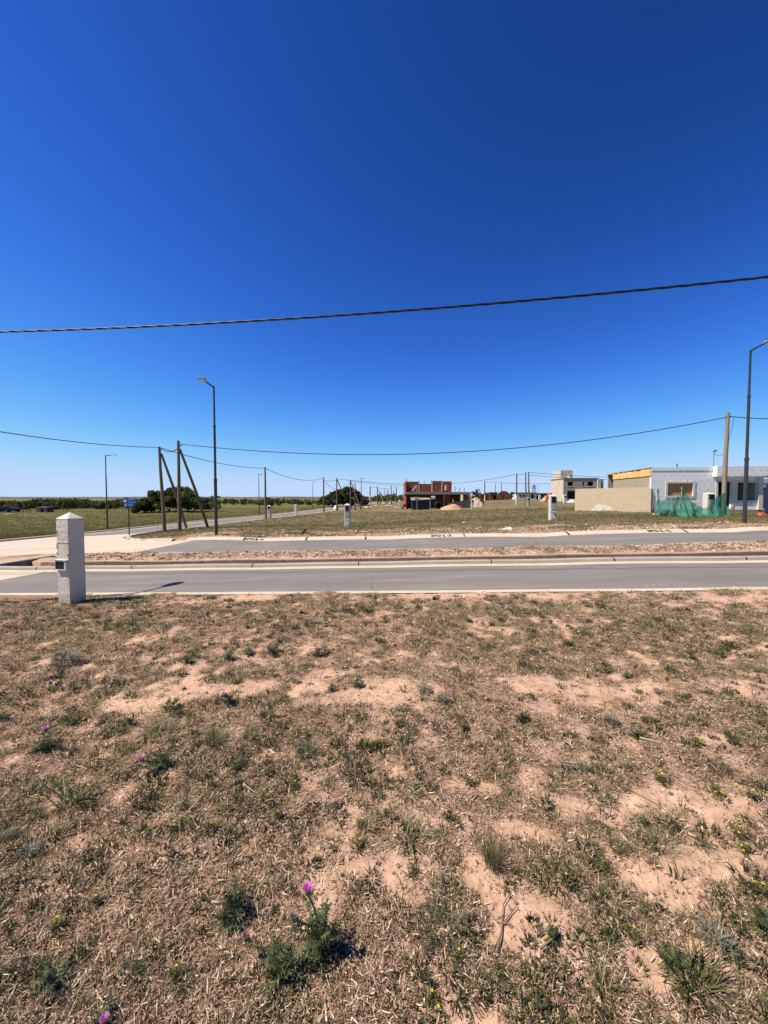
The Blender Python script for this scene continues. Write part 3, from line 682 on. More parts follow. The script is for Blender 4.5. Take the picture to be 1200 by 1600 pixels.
def pillar(c, rz, H, label, detail=True, white=True, w=.17, proto=None, group='white utility pillars of the far lots'):
    o = empty('utility_pillar', (c.x, c.y, c.z-.02), rz, label, 'pillar', group)
    a = w; mt = M['pillar_white'] if white else M['pillar']
    b = MB(); b.box(-a, a, -a, a, -.1, H)
    b.build('shaft', mt, o, bevel=.012)
    cp = MB(); e = a+.012
    cp.add([(-e, -e, H+.001), (e, -e, H+.001), (e, e, H+.001), (-e, e, H+.001), (-e*.8, -e*.8, H+.06), (e*.8, -e*.8, H+.06), (e*.8, e*.8, H+.06), (-e*.8, e*.8, H+.06), (0, 0, H+.12)],
           [(0, 3, 2, 1), (0, 1, 5, 4), (1, 2, 6, 5), (2, 3, 7, 6), (3, 0, 4, 7), (4, 5, 8), (5, 6, 8), (6, 7, 8), (7, 4, 8)])
    cp.build('cap', mt, o)
    if detail:
        MB().box(-a*.62, a*.72, -a-.02, -a+.005, H-.36, H-.02).build('meter_window', M['black'], o)
        MB().box(-a*.62, a*.66, -a-.018, -a+.005, H-.72, H-.44).build('meter_door', M['meter_grey'], o)
        MB().box(-a*.62, a*.60, -a-.012, -a+.005, H-.91, H-.87).build('slot', M['meter_grey'], o)
        MB().box(-a*.62, a*.66, -a-.010, -a+.005, .10, H-.96).build('lower_panel', M['lamp_grey'] if 0 else M['pillar'], o)
    return o
pillar(P(543, 823), ROT, 1.36, 'white utility pillar with black meter window at the kerb side, below the small trees behind')
pp = pillar(P(863, 813), ROT, 1.36, 'white utility pillar with black meter window and bent pipe, left of the tan wall')
MB().tube([(.05, -.175, .42), (.07, -.21, .36), (.11, -.22, .30), (.16, -.20, .29)], .028, 8).build('pipe', M['steel'], pp)
def tallpx(px, yb, yt, Y=None):
    if Y is None: c = P(px, yb)
    else: c = at(px, yb, Y); c.z = Tz(c.x, c.y)
    a, b = ray(px, yt); return c, CAMH+b*c.y-c.z
for px, yb, yt, lab, w, d in [(421, 811, 789, 'pale pillar right beside a wooden pole at the side street', .19, True), (462, 805, 788, 'pale pillar alone at the side street edge', .19, False),
        (566.5, 788, 780, 'left of two small white pillars beyond the braced poles', .2, False), (573, 787, 779, 'right of two small white pillars beyond the braced poles', .2, False),
        (624, 795, 781, 'grey pillar at the left corner of the brick house plot', .24, False), (738, 795, 780, 'pale pillar at the right edge of the brick house plot', .22, True),
        (824.5, 791, 777, 'white pillar between two tall dark poles on the lot', .22, True), (882.5, 786, 773, 'white pillar before the grey two storey house', .3, True),
        (843, 781, 773, 'pale pillar by the sand heap near the orange machine', .3, False), (803, 780, 774, 'pale pillar left of the tall pole with a white base', .3, False),
        (781, 780, 773, 'pale pillar before the red brick houses, below a thin pole', .3, False), (766, 781, 774, 'pale pillar before the red brick houses, right of a pole', .3, False),
        (833.5, 778, 772, 'small pale pillar just left of the lattice mast', .3, False), (839, 779, 773, 'small pale pillar right of the lattice mast foot', .3, False)]:
    c, H = tallpx(px, yb, yt); pillar(c, ROT, max(H-.12, .5), lab, d, True, w)
c = at(1107, 797, 26.6); c.z = Tz(c.x, c.y)                 # pillar of the foam panel house
a_, b_ = ray(1107, 769); pillar(c, ROT, CAMH+b_*26.6-c.z-.12, 'white meter pillar before the foam panel house, half behind the green netting', True, True, .24)
c, H = tallpx(525, 797, 789); o = empty('water_tank', (c.x, c.y, c.z), 0, 'small white rounded tank at the side street, below the blue sign', 'tank')
MB().lathe([(.01, 0), (.5, 0), (.55, .1), (.5, .55), (.3, .8), (.28, .95), (.01, 1.0)], 14).build('body', M['white'], o)

# ------------------------------------------------------------------ street lamps
def lamp(c, H, ang, arm, label, r=.068, tilt=0):
    o = empty('street_lamp', (c.x, c.y, c.z-.03), ang, label, 'street lamp', 'dark street lamps with a flat head')
    MB().tube([(0, 0, 0), (0, 0, H*.38)], [r, r*.97], 12).tube([(0, 0, H*.38), (0, 0, H*.74)], [r*.76, r*.72], 12).tube([(0, 0, H*.74), (0, 0, H)], [r*.6, r*.55], 12).build('pole', M['steel'], o)
    MB().tube([(0, 0, H*.375), (0, 0, H*.39)], r*1.12, 12).build('collar', M['steel'], o); MB().tube([(0, 0, H*.735), (0, 0, H*.745)], r*.86, 12).build('collar', M['steel'], o)
    MB().box(-.16, .16, -.16, .16, -.02, .035).build('base_plate', M['steel'], o)
    MB().tube([(0, 0, H-.03), (arm*.55, 0, H+.02)], [r*.55, r*.42], 10).build('arm', M['steel'], o)
    h = MB(); x0, x1 = arm*.5, arm
    st = [(x0, .05, .03, .02), (x0+.1, .09, .055, .03), (x0+.22, .14, .05, .03), (x1-.15, .15, .035, .025), (x1, .05, .012, .01)]
    vs = []
    for x, wd_, up, dn in st:
        for (y, z) in ((-wd_, -dn*.6), (-wd_*.8, up*.5), (0, up), (wd_*.8, up*.5), (wd_, -dn*.6), (0, -dn)): vs.append((x, y, H+.035+z))
    fs = [(i*6+j, i*6+(j+1) % 6, (i+1)*6+(j+1) % 6, (i+1)*6+j) for i in range(len(st)-1) for j in range(6)]+[(5, 4, 3, 2, 1, 0), tuple(24+j for j in range(6))]
    h.add(vs, fs); ho = h.build('lamp_head', M['lamp_grey'], o)
    MB().box(x0+.26, x1-.16, -.09, .09, H+.0, H+.012).build('lens', M['lamp_glass'], ho)
    MB().tube([(x0+.16, 0, H+.07), (x0+.16, 0, H+.15)], .035, 8).build('photocell', M['steel'], ho)
    return o
TO_CAM = math.atan2(-1, -SK); TO_ST = math.atan2(-.137, 1)
for px, yb, yt, ang, lab in [(338, 838, 603, TO_CAM+.0, 'tall dark street lamp on the far kerb, right of the braced wooden poles'), (1163, 820, 546, TO_CAM, 'tall dark street lamp before the foam panel house, nearest the picture edge'),
                             (168, 830, 711, TO_ST, 'street lamp on the open field side of the side street, left of the blue sign'), (405, 806, 741, TO_ST, 'street lamp across the side street, left of a wooden pole with white pillar'),
                             (489, 797, 752.5, TO_ST, 'small street lamp across the side street before the distant trees')]:
    c, H = tallpx(px, yb, yt); lamp(c, H, ang, 1.15, lab, r=.07 if yb > 815 else .075)
c, H = tallpx(564.5, 796, 747); lamp(c, H, 0, 1.1, 'slim street lamp right of the dark bush beyond the braced poles', r=.1)
# the lamp whose head throws its shadow across the near road
s0 = P(222, 927); hh = 6.5; off = hh/math.tan(EL)
lc = Vector((s0.x-off*math.cos(BZ), s0.y-off*math.sin(BZ), 0)); lc.z = Tz(lc.x, lc.y)
lamp(lc, 6.5, math.atan2(1, .16), 1.2, 'dark street lamp of the near road, its shadow lies across the asphalt')

# ------------------------------------------------------------------ wooden poles
def pole(base, top, r0, r1, label, brace=None, m='wood', group='wooden utility poles', parts=True):
    o = empty('utility_pole', base, 0, label, 'utility pole', group)
    d = Vector(top)-Vector(base)
    path = [Vector((0, 0, -.3))]+[d*f+Vector(((vnoise(np.array(f*3), np.array(base[0]))-.5)*.12*(f*(1-f)*4), 0, 0)) for f in (0, .25, .5, .75, 1)]
    MB().tube(path, [r0, r0, r0*.9+r1*.1, r0*.6+r1*.4, r0*.3+r1*.7, r1], 10).build('shaft', M[m], o)
    if brace:
        b0, b1 = Vector(brace[0])-Vector(base), Vector(brace[1])-Vector(base)
        MB().tube([b0+Vector((0, 0, -.3)), b0.lerp(b1, .5)+Vector((.02, 0, 0)), b1], [r0*.85, r0*.8, r1*.9], 10).build('brace', M[m], o)
    if parts:
        MB().tube([d*.965+Vector((-r1*1.5, 0, 0)), d*.965+Vector((r1*2.2, -.05, 0))], .018, 6).build('cable_clamp', M['steel'], o)
    return o
def ptop(px, yt, Y): return at(px, yt, Y)
A0 = P(257, 830); A1 = ptop(249, 698, A0.y-.3); A2 = P(293, 825); A3 = ptop(252, 709, A0.y-.2)
pole(A0, A1, .13, .085, 'braced wooden pole leaning left, next to the blue street sign', (A2, A3))
B0 = P(281, 830); B1 = ptop(278.5, 688.5, B0.y); B2 = P(327, 825); B3 = ptop(281, 702, B0.y)
pole(B0, B1, .125, .085, 'upright braced wooden pole with its prop leaning towards the street lamp', (B2, B3))
R0 = at(1131, 800, 25.4); R0.z = Tz(R0.x, R0.y); R1 = ptop(1137.5, 645, 25.4)
pole(R0, R1, .14, .095, 'thick grey wooden pole before the foam panel house, green netting tied to it', m='wood_grey')
poles = {}
for px, yb, yt, tx, r, lab in [(415.5, 811, 730, 414, .13, 'wooden pole beside a pale pillar on the side street'), (506, 800, 746, 505.5, .15, 'wooden pole right of a small street lamp on the side street'),
        (807, 789, 740, 807.5, .16, 'tall dark pole with a whitewashed foot on the far lot'), (821.5, 791, 738, 821.5, .14, 'tall dark pole just left of a white pillar on the lot'), (826.5, 791, 737, 826, .15, 'tall dark pole just right of a white pillar on the lot'),
        (757.5, 783, 752, 757.5, .2, 'dark pole with pale foot right of the brick rubble'), (577.5, 788.5, 760, 578.5, .2, 'distant pole with a whitewashed lower half'),
        (606, 786, 765, 606, .2, 'short distant pole left of the brick house, pale wood'), (611, 788, 758, 611.3, .14, 'thin distant pole left of the brick house, taller'), (619.5, 785, 761, 619.3, .2, 'distant dark pole next to the brick house pillar'),
        (555, 797, 754, 554.5, .13, 'slim dark pole before the dark bush, right of the braced poles'), (600.5, 783, 763, 600.5, .16, 'faint thin pole far behind the rubble'), (615, 783, 766, 615, .2, 'faint short pole between two distant poles'),
        (594, 786, 768, 594, .2, 'faint post under the propped distant pole'), (841.5, 779, 757, 841.7, .24, 'dark distant pole right of the lattice mast'), (783.5, 781, 754, 783.5, .16, 'thin pole standing before the red brick gable'), (774, 781, 756, 774, .16, 'thin pole before the low red brick house'),
        (590, 787, 760, 589.5, .18, 'distant propped pole beyond the rubble', ), (526.5, 798, 747, 526, .15, 'left of two distant braced poles at the side street'), (548, 797, 750, 547.5, .15, 'right of two distant braced poles at the side street')]:
    c = P(px, yb); t = at(tx, yt, c.y)
    br = None
    if 'propped distant' in lab: br = (P(601, 787), at(590.5, 765, c.y))
    if 'left of two distant braced' in lab: br = (P(543, 789), at(527, 750, c.y))
    if 'right of two distant braced' in lab: br = (P(565, 797), at(548.5, 753, c.y))
    o = pole(c, t, r, r*.7, lab, br, parts=False)
    if 'white' in lab and 'pillar' not in lab or 'pale foot' in lab:
        h = (t.z-c.z)*(.5 if 'half' in lab else .3)
        MB().tube([(0, 0, 0), (t-c)*(h/(t.z-c.z))], [r*1.08, r*1.02], 10).build('painted_foot', M['pillar_white'], o)
    poles[lab[:12]+str(px)] = (c, t)
    poles[px] = (c, t)
# corner pole just outside the photo that carries the near cable, and its neighbour
N0 = on(-19.5, 9.6); N1 = N0+Vector((0, 0, 6.6)); pole(N0, N1, .13, .09, 'wooden pole of the near road by the junction', parts=True)
E0 = on(21.5, 5.0); E1 = E0+Vector((0, 0, 7.0)); pole(E0, E1, .13, .09, 'wooden pole of the near road up the slope', parts=True)
W0 = on(44, 23.5); W1 = W0+Vector((0, 0, 6.6)); pole(W0, W1, .13, .09, 'wooden pole beyond the blue cabin along the far kerb', parts=True)

# ------------------------------------------------------------------ cables
def catenary(a, b, sag, n=40):
    a = Vector(a); b = Vector(b); return [a.lerp(b, i/n)+Vector((0, 0, -4*sag*(i/n)*(1-i/n))) for i in range(n+1)]
def cable(path, r, label, twist=0, n=6):
    mb = MB()
    if twist:
        L_ = [0]
        for p, q in zip(path[:-1], path[1:]): L_.append(L_[-1]+(q-p).length)
        for s in range(3):
            pp_ = []
            for p, l in zip(path, L_):
                ph = 2*PI*l/twist+s*2*PI/3; pp_.append(p+Vector((0, math.cos(ph), math.sin(ph)))*r*.62)
            mb.tube(pp_, r*.55, n)
    else: mb.tube(path, r, n)
    c = path[len(path)//2].copy(); mb.v = [(v[0]-c.x, v[1]-c.y, v[2]-c.z) for v in mb.v]
    o = mb.build('overhead_cable', M['cable'], loc=c); return tag(o, label, 'cable', 'overhead cables')
# near cable: through three photo points
g = [at(0, 518, 9.05), at(600, 489, 8.1), at(1200, 432, 7.25)]
xs3 = np.array([p.x for p in g]); cy = np.polyfit(xs3, [p.y for p in g], 1); cz = np.polyfit(xs3, [p.z for p in g], 2)
path = [Vector((x, np.polyval(cy, x), np.polyval(cz, x))) for x in np.linspace(-19.2, 21.2, 500)]
cable(path, .021, 'thick twisted black cable crossing the whole sky above the near road', twist=1.1)
def cable_px(p0, p1, pm, r, label, n=40, ends=None):
    """p0,p1: world ends, pm: photo point the cable passes"""
    a, b = Vector(p0), Vector(p1); best = None
    for i in range(1, 200):
        q = a.lerp(b, i/200); u = CXP+FPX*q.x/q.y
        if best is None or abs(u-pm[0]) < best[0]: best = (abs(u-pm[0]), i/200, q)
    _, f, q = best; z = at(pm[0], pm[1], q.y).z; sag = (q.z-z)/max(4*f*(1-f), .05)
    return cable(catenary(a, b, sag, n), r, label)
cl_top = lambda t, dz=.12: Vector(t)+Vector((0, 0, -dz))
cable_px(cl_top(N1, .6), at(250, 699, A1.y), (100, 688), .022, 'cable coming down from the left to the leaning braced pole')
cable_px(at(284, 694, B1.y), at(1135, 652, R1.y), (640, 709.5), .026, 'long sagging cable from the upright braced pole to the thick grey pole')
cable_px(at(1139, 651, R1.y), Vector(W1)+Vector((0, 0, -.3)), (1185, 654), .026, 'cable leaving the thick grey pole to the right, behind the street lamp')
cable(catenary(at(250, 699, A1.y), at(284, 694, B1.y), .42), .03, 'slack loop of cable between the two near braced poles')
cable_px(at(252, 700, A1.y), cl_top(poles[415.5][1]), (330, 721), .026, 'cable from the leaning braced pole to the next pole along the side street')
cable_px(cl_top(poles[415.5][1]), cl_top(poles[506][1]), (465, 749), .03, 'sagging cable between two poles of the side street over the distant trees')
cable_px(cl_top(poles[506][1], .4), cl_top(poles[526.5][1], .4), (516, 751.5), .03, 'short cable to the left distant braced pole')
cable(catenary(cl_top(poles[506][1], .5), at(548, 753, poles[548][1].y), 1.6), .03, 'slack cable to the right distant braced pole')
far_end = at(900, 741.5, 95)
cable_px(cl_top(poles[526.5][1]), at(705, 756.5, 74), (600, 755), .035, 'cable from the left distant braced pole to the brick house')
cable_px(cl_top(poles[548][1]), at(640, 759, 80), (600, 757.5), .03, 'cable from the right distant braced pole, lower of two')
cable_px(at(700, 756, 74), cl_top(poles[807][1]), (757, 750), .035, 'cable rising from the brick house to the whitewashed pole')
cable_px(cl_top(poles[807][1]), cl_top(poles[821.5][1]), (814, 741.5), .035, 'short cable between two tall dark poles on the lot')
cable_px(cl_top(poles[826.5][1]), at(1010, 746.5, 80), (890, 743), .035, 'upper cable running right behind the grey house tower')
cable_px(cl_top(poles[826.5][1], .6), at(1010, 749, 80), (890, 747), .03, 'lower cable running right behind the grey house roof')
cable_px(cl_top(poles[577.5][1]), cl_top(poles[619.5][1]), (600, 763), .04, 'faint cable between distant poles left of the brick house')
cable_px(cl_top(poles[757.5][1]), at(870, 755.5, 118), (810, 755.5), .045, 'faint cable across the far brick houses')
# service mast and drop cable at the foam panel house
mc = at(1112.5, 795, 28.35); mt_ = at(1115.5, 706, 28.35)
o = empty('service_mast', (mc.x, mc.y, Tz(mc.x, mc.y)), 0, 'thin grey service mast with a hooked cap before the foam wall', 'mast'); b_ = Vector(o.location)
MB().tube([(0, 0, 0), mt_-b_], [.035, .028], 8).build('tube', M['slab'], o)
MB().tube([mt_-b_, mt_-b_+Vector((.0, -.05, .1)), mt_-b_+Vector((.06, -.12, .09)), mt_-b_+Vector((.08, -.13, -.02))], .05, 8).build('cap', M['steel'], o)
MB().box(-.28, .28, -.05, .05, 1.52, 1.60).build('bracket', M['steel'], o)
cable(catenary(at(1147, 653, R1.y+.3), at(1134, 708, 25.6), .05), .012, 'thin drop wire down beside the thick grey pole')
cable(catenary(at(1116, 708, 28.3), at(1134, 705, 25.5), .25), .012, 'thin wire from the service mast to the thick grey pole')

# ------------------------------------------------------------------ street sign
c, H = tallpx(202, 838, 778)
o = empty('street_sign', (c.x, c.y, c.z-.02), 0, 'blue street name sign with white arrows on a thin dark post at the corner', 'sign')
MB().tube([(0, 0, 0), (0, 0, H)], .032, 10).build('post', M['steel'], o)
MB().tube([(0, 0, .72), (0, 0, .78)], .05, 10).build('collar', M['steel'], o)
sgn = MB().box(-.28, .50, -.052, -.036, H-.30, H-.01); so_ = sgn.build('sign_plate', M['sign_blue'], o, bevel=.004)
sg2 = MB().box(-.22, .36, -.052, -.036, H-.50, H-.305); so2 = sg2.build('sign_plate', M['sign_blue'], o, bevel=.004)
def arrow(par, cx, cz, s, vert=False):
    p = [(-1, 0), (-.1, .9), (-.1, .4), (1, .4), (1, -.4), (-.1, -.4), (-.1, -.9)]
    if vert: p = [(-z, x) for x, z in p]
    m = MB(); m.add([(cx+x*s, -.057, cz+z*s) for x, z in p], [tuple(range(7))]); m.build('arrow', M['white'], par)
arrow(so_, -.17, H-.15, .095); arrow(so2, -.14, H-.40, .065, True)
for par, z, w_ in ((so_, H-.07, .30), (so_, H-.245, .36), (so2, H-.38, .22)):           # lines of small unreadable print
    m = MB(); x = .03
    while x < .03+w_:
        l = random.uniform(.015, .03); m.box(x, x+l, -.0555, -.053, z-.014, z+.014); x += l+.012
    m.build('print_line', M['roofblue'], par)

# ------------------------------------------------------------------ foam panel house
HO = at(1016, 800, 28.7); HO.z = CAMH+ray(1016, 797)[1]*28.7
HE = Vector((math.cos(ROT), math.sin(ROT), 0)); HB = Vector((-math.sin(ROT), math.cos(ROT), 0))
def face(px, py, org, ang, depth=0):            # photo point -> local (x, z) on the facade plane through org
    ex = Vector((math.cos(ang), math.sin(ang), 0)); ey = Vector((-math.sin(ang), math.cos(ang), 0)); o_ = org+ey*depth
    a, b = ray(px, py); d = Vector((a, 1, b)); nrm = ey; t = (o_-Vector((0, 0, CAMH))).dot(nrm)/d.dot(nrm); q = Vector((0, 0, CAMH))+d*t-org
    return q.dot(ex), q.z
fx = lambda px, py: face(px, py, HO, ROT)
house = empty('foam_panel_house', HO, ROT, 'single storey house clad in white foam panels with dark fixings, unfinished', 'house')
X1 = fx(1190, 760)[0]; XM = fx(1113, 760)[0]; HT = fx(1060, 730.5)[1]
w1 = (*[fx(p, 765)[0] for p in (1043, 1083)], fx(1060, 775)[1], fx(1060, 755)[1])
dr = (*[fx(p, 765)[0] for p in (1121.5, 1143)], fx(1130, 793)[1], fx(1130, 753)[1])
w2 = (*[fx(p, 765)[0] for p in (1152, 1183)], fx(1165, 782)[1], fx(1165, 754)[1])
DEP = 7.0
MB().wall(0, X1, .06, HT, 0, .18, [w1, dr, w2]).build('front_wall', M['eps'], house)
MB().box(-.02, X1+.02, -.04, .3, -.9, .055).build('plinth', M['slab'], house)
pb = MB().box(.02, XM-.02, -.03, -.002, HT-.22, HT+.01); pb.build('parapet_band', M['eps'], house)
FZ0 = fx(1150, 745)[1]; FZ1 = fx(1150, 729)[1]
MB().box(XM, X1+.04, -.42, -.003, FZ0, FZ1+.02).build('fascia', M['eps'], house, bevel=.012)
MB().box(X1-.28, X1-.001, -.16, -.004, .06, FZ0-.004).build('pilaster', M['foamwhite'], house)
def frame(nm, h, wd_, pr, m, bottom=True):
    b = MB(); x0, x1, z0, z1 = h
    b.box(x0-wd_, x0+.01, -pr, .05, z0-(wd_ if bottom else 0), z1+wd_); b.box(x1-.01, x1+wd_, -pr, .05, z0-(wd_ if bottom else 0), z1+wd_)
    b.box(x0+.011, x1-.011, -pr, .05, z1-.01, z1+wd_)
    if bottom: b.box(x0+.011, x1-.011, -pr, .05, z0-wd_, z0+.01)
    return b.build(nm, m, house, bevel=.008)
f1 = frame('window_frame', w1, .15, .035, M['foamwhite']); frame('door_frame', dr, .15, .035, M['foamwhite'], False); frame('window_frame', w2, .16, .035, M['foamwhite'])
MB().box(w1[0]+.012, w1[1]-.012, .10, .13, w1[2]+.012, w1[3]-.012).build('window_board', M['ply'], house)
b = MB(); b.box(.2, X1, 3.2, 3.35, .06, HT-.12); b.build('inner_wall', M['darkinside'], house)
MB().box(.0, X1, .2, .26+DEP-.3, HT-.16, HT-.06).build('roof_slab', M['slab'], house)
MB().box(X1-.18, X1, .181, DEP, .06, HT-.01).build('side_wall', M['foamwhite'], house)
SZ = face(990, 749, HO, ROT+PI/2)[1] if False else 2.50
MB().box(-.005, .19, .181, 5.7, -.5, 2.52).build('side_wall', M['greyblock'], house)
ob = MB()                                           # yellow insulation along the side parapet, ragged top edge
n = 22
for i in range(n):
    y0 = .0+5.7*i/n; y1 = y0+5.7/n; top = HT+.0+.05*math.sin(i*1.9)+random.uniform(-.05, .06)-(.05*i/n)
    ob.box(-.06, .12, y0+.003, y1-.0005, 2.525+random.uniform(0, .03), top-.08)
ob.build('insulation', M['orange'], house)
cp = MB(); cp.add([(-.09, -.02, HT-.02), (.2, -.02, HT-.02), (.2, 5.75, HT-.10), (-.09, 5.75, HT-.10), (-.09, -.02, HT+.03), (.2, -.02, HT+.03), (.2, 5.75, HT-.05), (-.09, 5.75, HT-.05)], [(0, 3, 2, 1), (4, 5, 6, 7), (0, 1, 5, 4), (1, 2, 6, 5), (2, 3, 7, 6), (3, 0, 4, 7)])
cp.build('coping', M['brownwall'], house)
MB().box(.1, X1, DEP-.1, DEP, .06, HT-.1).build('back_wall', M['tanblock'], house)
b = MB(); b.tube([(3.0, 2.0, HT-.06), (3.0, 2.0, HT+.45)], .04, 6); b.build('vent_pipe', M['steel'], house)
# boundary wall in tan block
bw0 = at(898, 798, 34.1); bw1 = at(1013.5, 801, 28.75); dv = bw1-bw0; Lw = math.hypot(dv.x, dv.y); zb = min(bw0.z, bw1.z)-.3
bw = empty('block_wall', (bw0.x, bw0.y, zb), math.atan2(dv.y, dv.x), 'tan concrete block boundary wall with white paint splashes, left of the foam panel house', 'wall')
zt0 = CAMH+ray(898, 764)[1]*34.1-zb; zt1 = CAMH+ray(1013.5, 761)[1]*28.75-zb
MB().add([(0, 0, 0), (Lw, 0, 0), (Lw, .18, 0), (0, .18, 0), (0, 0, zt0), (Lw, 0, zt1), (Lw, .18, zt1), (0, .18, zt0)], [(0, 3, 2, 1), (4, 5, 6, 7), (0, 1, 5, 4), (1, 2, 6, 5), (2, 3, 7, 6), (3, 0, 4, 7)]).build('block_face', M['tanblock'], bw)
for k, (px, py, sx, sz) in enumerate([(935, 794, .42, .33), (950, 795, .3, .28), (944, 791, .3, .12), (926, 797, .2, .12)]):
    aw = math.atan2(dv.y, dv.x); lx, lz = face(px, py, Vector((bw0.x, bw0.y, zb)), aw)
    vs = []; nn = 26
    for i in range(nn):
        th = 2*PI*i/nn; rr = .75+.5*float(vnoise(np.array(i*1.3+k*7), np.array(2.))); vs.append((lx+math.cos(th)*sx*rr, -.003-.0007*k, lz+math.sin(th)*sz*rr))
    m = MB(); m.add(vs, [tuple(range(nn))]); m.build('paint_splash', M['bag'], bw)
MB().box(Lw-.10, Lw+.16, -.05, .20, 0, zt1-.12).build('end_post', M['tanblock'], bw)
# pale sheeted building and dark opening beyond on the right, its shade put into the wall colour
c = on(33.5, 33.5); ob2 = empty('site_shed', (c.x, c.y, c.z-.2), ROT, 'dark site shed with pale blue tarpaulin top, behind the foam panel house corner', 'shed')
MB().wall(-2.6, 3.5, 0, 2.05, 0, .1, []).build('wall', M['darkinside'], ob2); MB().box(-2.6, 3.5, .1, 3, 0, 2.0).build('body', M['darkinside'], ob2)
MB().box(-2.7, 3.6, -.05, 3.1, 2.055, 2.8).build('tarpaulin', M['roofblue'], ob2); MB().box(-2.7, 3.6, -.06, 3.1, 3.05, 3.2).build('roof', M['navy'], ob2)
for x in (-2.6, .4, 3.4): MB().box(x, x+.08, 0, .08, 2.81, 3.05).build('post', M['steel'], ob2)
# portable blue cabin
cb0 = at(1194.5, 807, 24.6); cb0.z = Tz(cb0.x, cb0.y)
cab = empty('portable_cabin', cb0, -.78, 'navy blue portable cabin with white letters at the kerb, right of the street lamp', 'cabin')
Hc = CAMH+ray(1198, 757)[1]*24.6-cb0.z
MB().box(0, 1.15, 0, 1.15, .06, Hc).build('body', M['navyblue'], cab, bevel=.03); MB().box(-.04, 1.19, -.04, 1.19, 0, .058).build('base', M['steel'], cab); MB().lathe([(.8, Hc), (.75, Hc+.06), (.3, Hc+.16), (.01, Hc+.18)], 4, (.575, .575, 0)).build('roof', M['navyblue'], cab)
MB().box(.12, 1.03, -.022, -.002, .12, Hc-.32).build('door', M['navyblue'], cab, bevel=.01)
t, w_, h_ = lettering('P', 0, 0, 1, None); t.parent = cab; t.location = (.14+0.16, -.028, Hc-.27); t.rotation_euler = (PI/2, 0, 0); t.scale = (.26/w_, .40/h_, 1); t.data.materials.clear(); t.data.materials.append(M['white'])
def rubble(c, s, name, label, m, seed=0, cat='rubble', flat=.6, group=None):
    bm = bmesh.new(); bmesh.ops.create_icosphere(bm, subdivisions=2, radius=1)
    for v in bm.verts:
        n = float(vnoise(np.array(v.co.x*1.7+seed*3.1), np.array(v.co.y*1.7+v.co.z*1.1+seed)))
        v.co *= .7+.6*n; v.co.z *= flat
    me = bpy.data.meshes.new(name); bm.to_mesh(me); bm.free(); me.materials.append(m)
    o = bpy.data.objects.new(name, me); COL.objects.link(o); o.location = (c[0], c[1], c[2]+s*.2); o.scale = (s, s, s); o.rotation_euler = (0, 0, seed*1.3)
    return tag(o, label, cat, group)
rubble(P(1190.5, 807), .28, 'brick_pile', 'small heap of red brick rubble left of the navy cabin', M['red'], 3)
# bare earth apron before the house reads through the ground colour; light slab lying by the netting
bd = P(1044, 806); o = MB().box(-.85, .85, -.3, .3, 0, .08).build('board', M['bag'], loc=bd+Vector((0, 0, .02)), bevel=.01); o.rotation_euler = (0, .05, .1); tag(o, 'white foam board lying in the grass under the green netting', 'board')

# ------------------------------------------------------------------ green netting on stakes
NETP = [(1024, 806, 803, 24.9), (1028, 781, 806, 24.9), (1036, 782.5, 806, 24.8), (1050, 780, 806, 24.7), (1062, 776, 806, 24.6), (1066, 765, 807, 24.6), (1072, 771, 808, 24.6), (1080, 781, 808, 24.5), (1090, 790, 808, 24.5),
        (1100, 793.5, 808, 24.4), (1107, 792.5, 809, 24.4), (1112, 784, 810, 24.6), (1120, 777, 810, 25.0), (1128, 771.5, 808, 25.2), (1134, 769, 803, 25.25)]
nx, nz = 90, 14; V = []
key = np.array([p[0] for p in NETP], float)
for i in range(nx+1):
    px = 1024+(1134-1024)*i/nx
    yt = np.interp(px, key, [p[1] for p in NETP]); yb = np.interp(px, key, [p[2] for p in NETP]); Y = np.interp(px, key, [p[3] for p in NETP])
    for j in range(nz+1):
        f = j/nz; yb = np.interp(px, key, [p[2] for p in NETP])+(float(vnoise(np.array(px*.35), np.array(7.)))-.5)*5; yt2 = yt+(float(vnoise(np.array(px*.45), np.array(3.)))-.5)*2.5
        py = yt2*(1-f)+yb*f
        q = at(px, py, Y); w_ = (float(vnoise(np.array(px*.13), np.array(f*1.6)))-.5)*.7*(.15+f)+(float(vnoise(np.array(px*.5+9), np.array(f*3+4.)))-.5)*.25*f+(.45*f*f if px > 1095 else .25*f*f)*-1
        zz = q.z; g_ = Tz(q.x, q.y+w_)
        V.append((q.x+.06*math.sin(f*6+px*.8), q.y+w_, max(zz, g_+.02)))
F = np.array([(i*(nz+1)+j, (i+1)*(nz+1)+j, (i+1)*(nz+1)+j+1, i*(nz+1)+j+1) for i in range(nx) for j in range(nz)])
V = np.array(V); c = V.mean(0); c[2] = Tz(c[0], c[1])
o = np_mesh('shade_netting', V-c, F, M['net'], smooth=True); o.location = c
tag(o, 'torn green shade netting draped between stakes before the foam panel house', 'netting')
for k, (px, pt, pb, Y, lab) in enumerate([(1030, 763, 804, 24.95, 'short leaning stake at the left end of the green netting'), (1064, 761, 804, 24.65, 'pale upright stake holding the peak of the green netting')]):
    q = at(px+(1 if k == 0 else -.5), pb, Y); q.z = Tz(q.x, q.y); t = at(px-(2 if k == 0 else -1.5), pt, Y)
    o = empty('stake', q, 0, lab, 'stake'); MB().tube([(0, 0, -.1), (t-q)*.5, t-q], [.05, .045, .04] if k else [.035, .03, .03], 8).build('post', M['wood_pale'] if k else M['wood'], o)
    MB().tube([(t-q)*.9+Vector((-.05, 0, 0)), (t-q)*.9+Vector((.05, -.02, .01))], .05, 6).build('tie', M['net'], o)
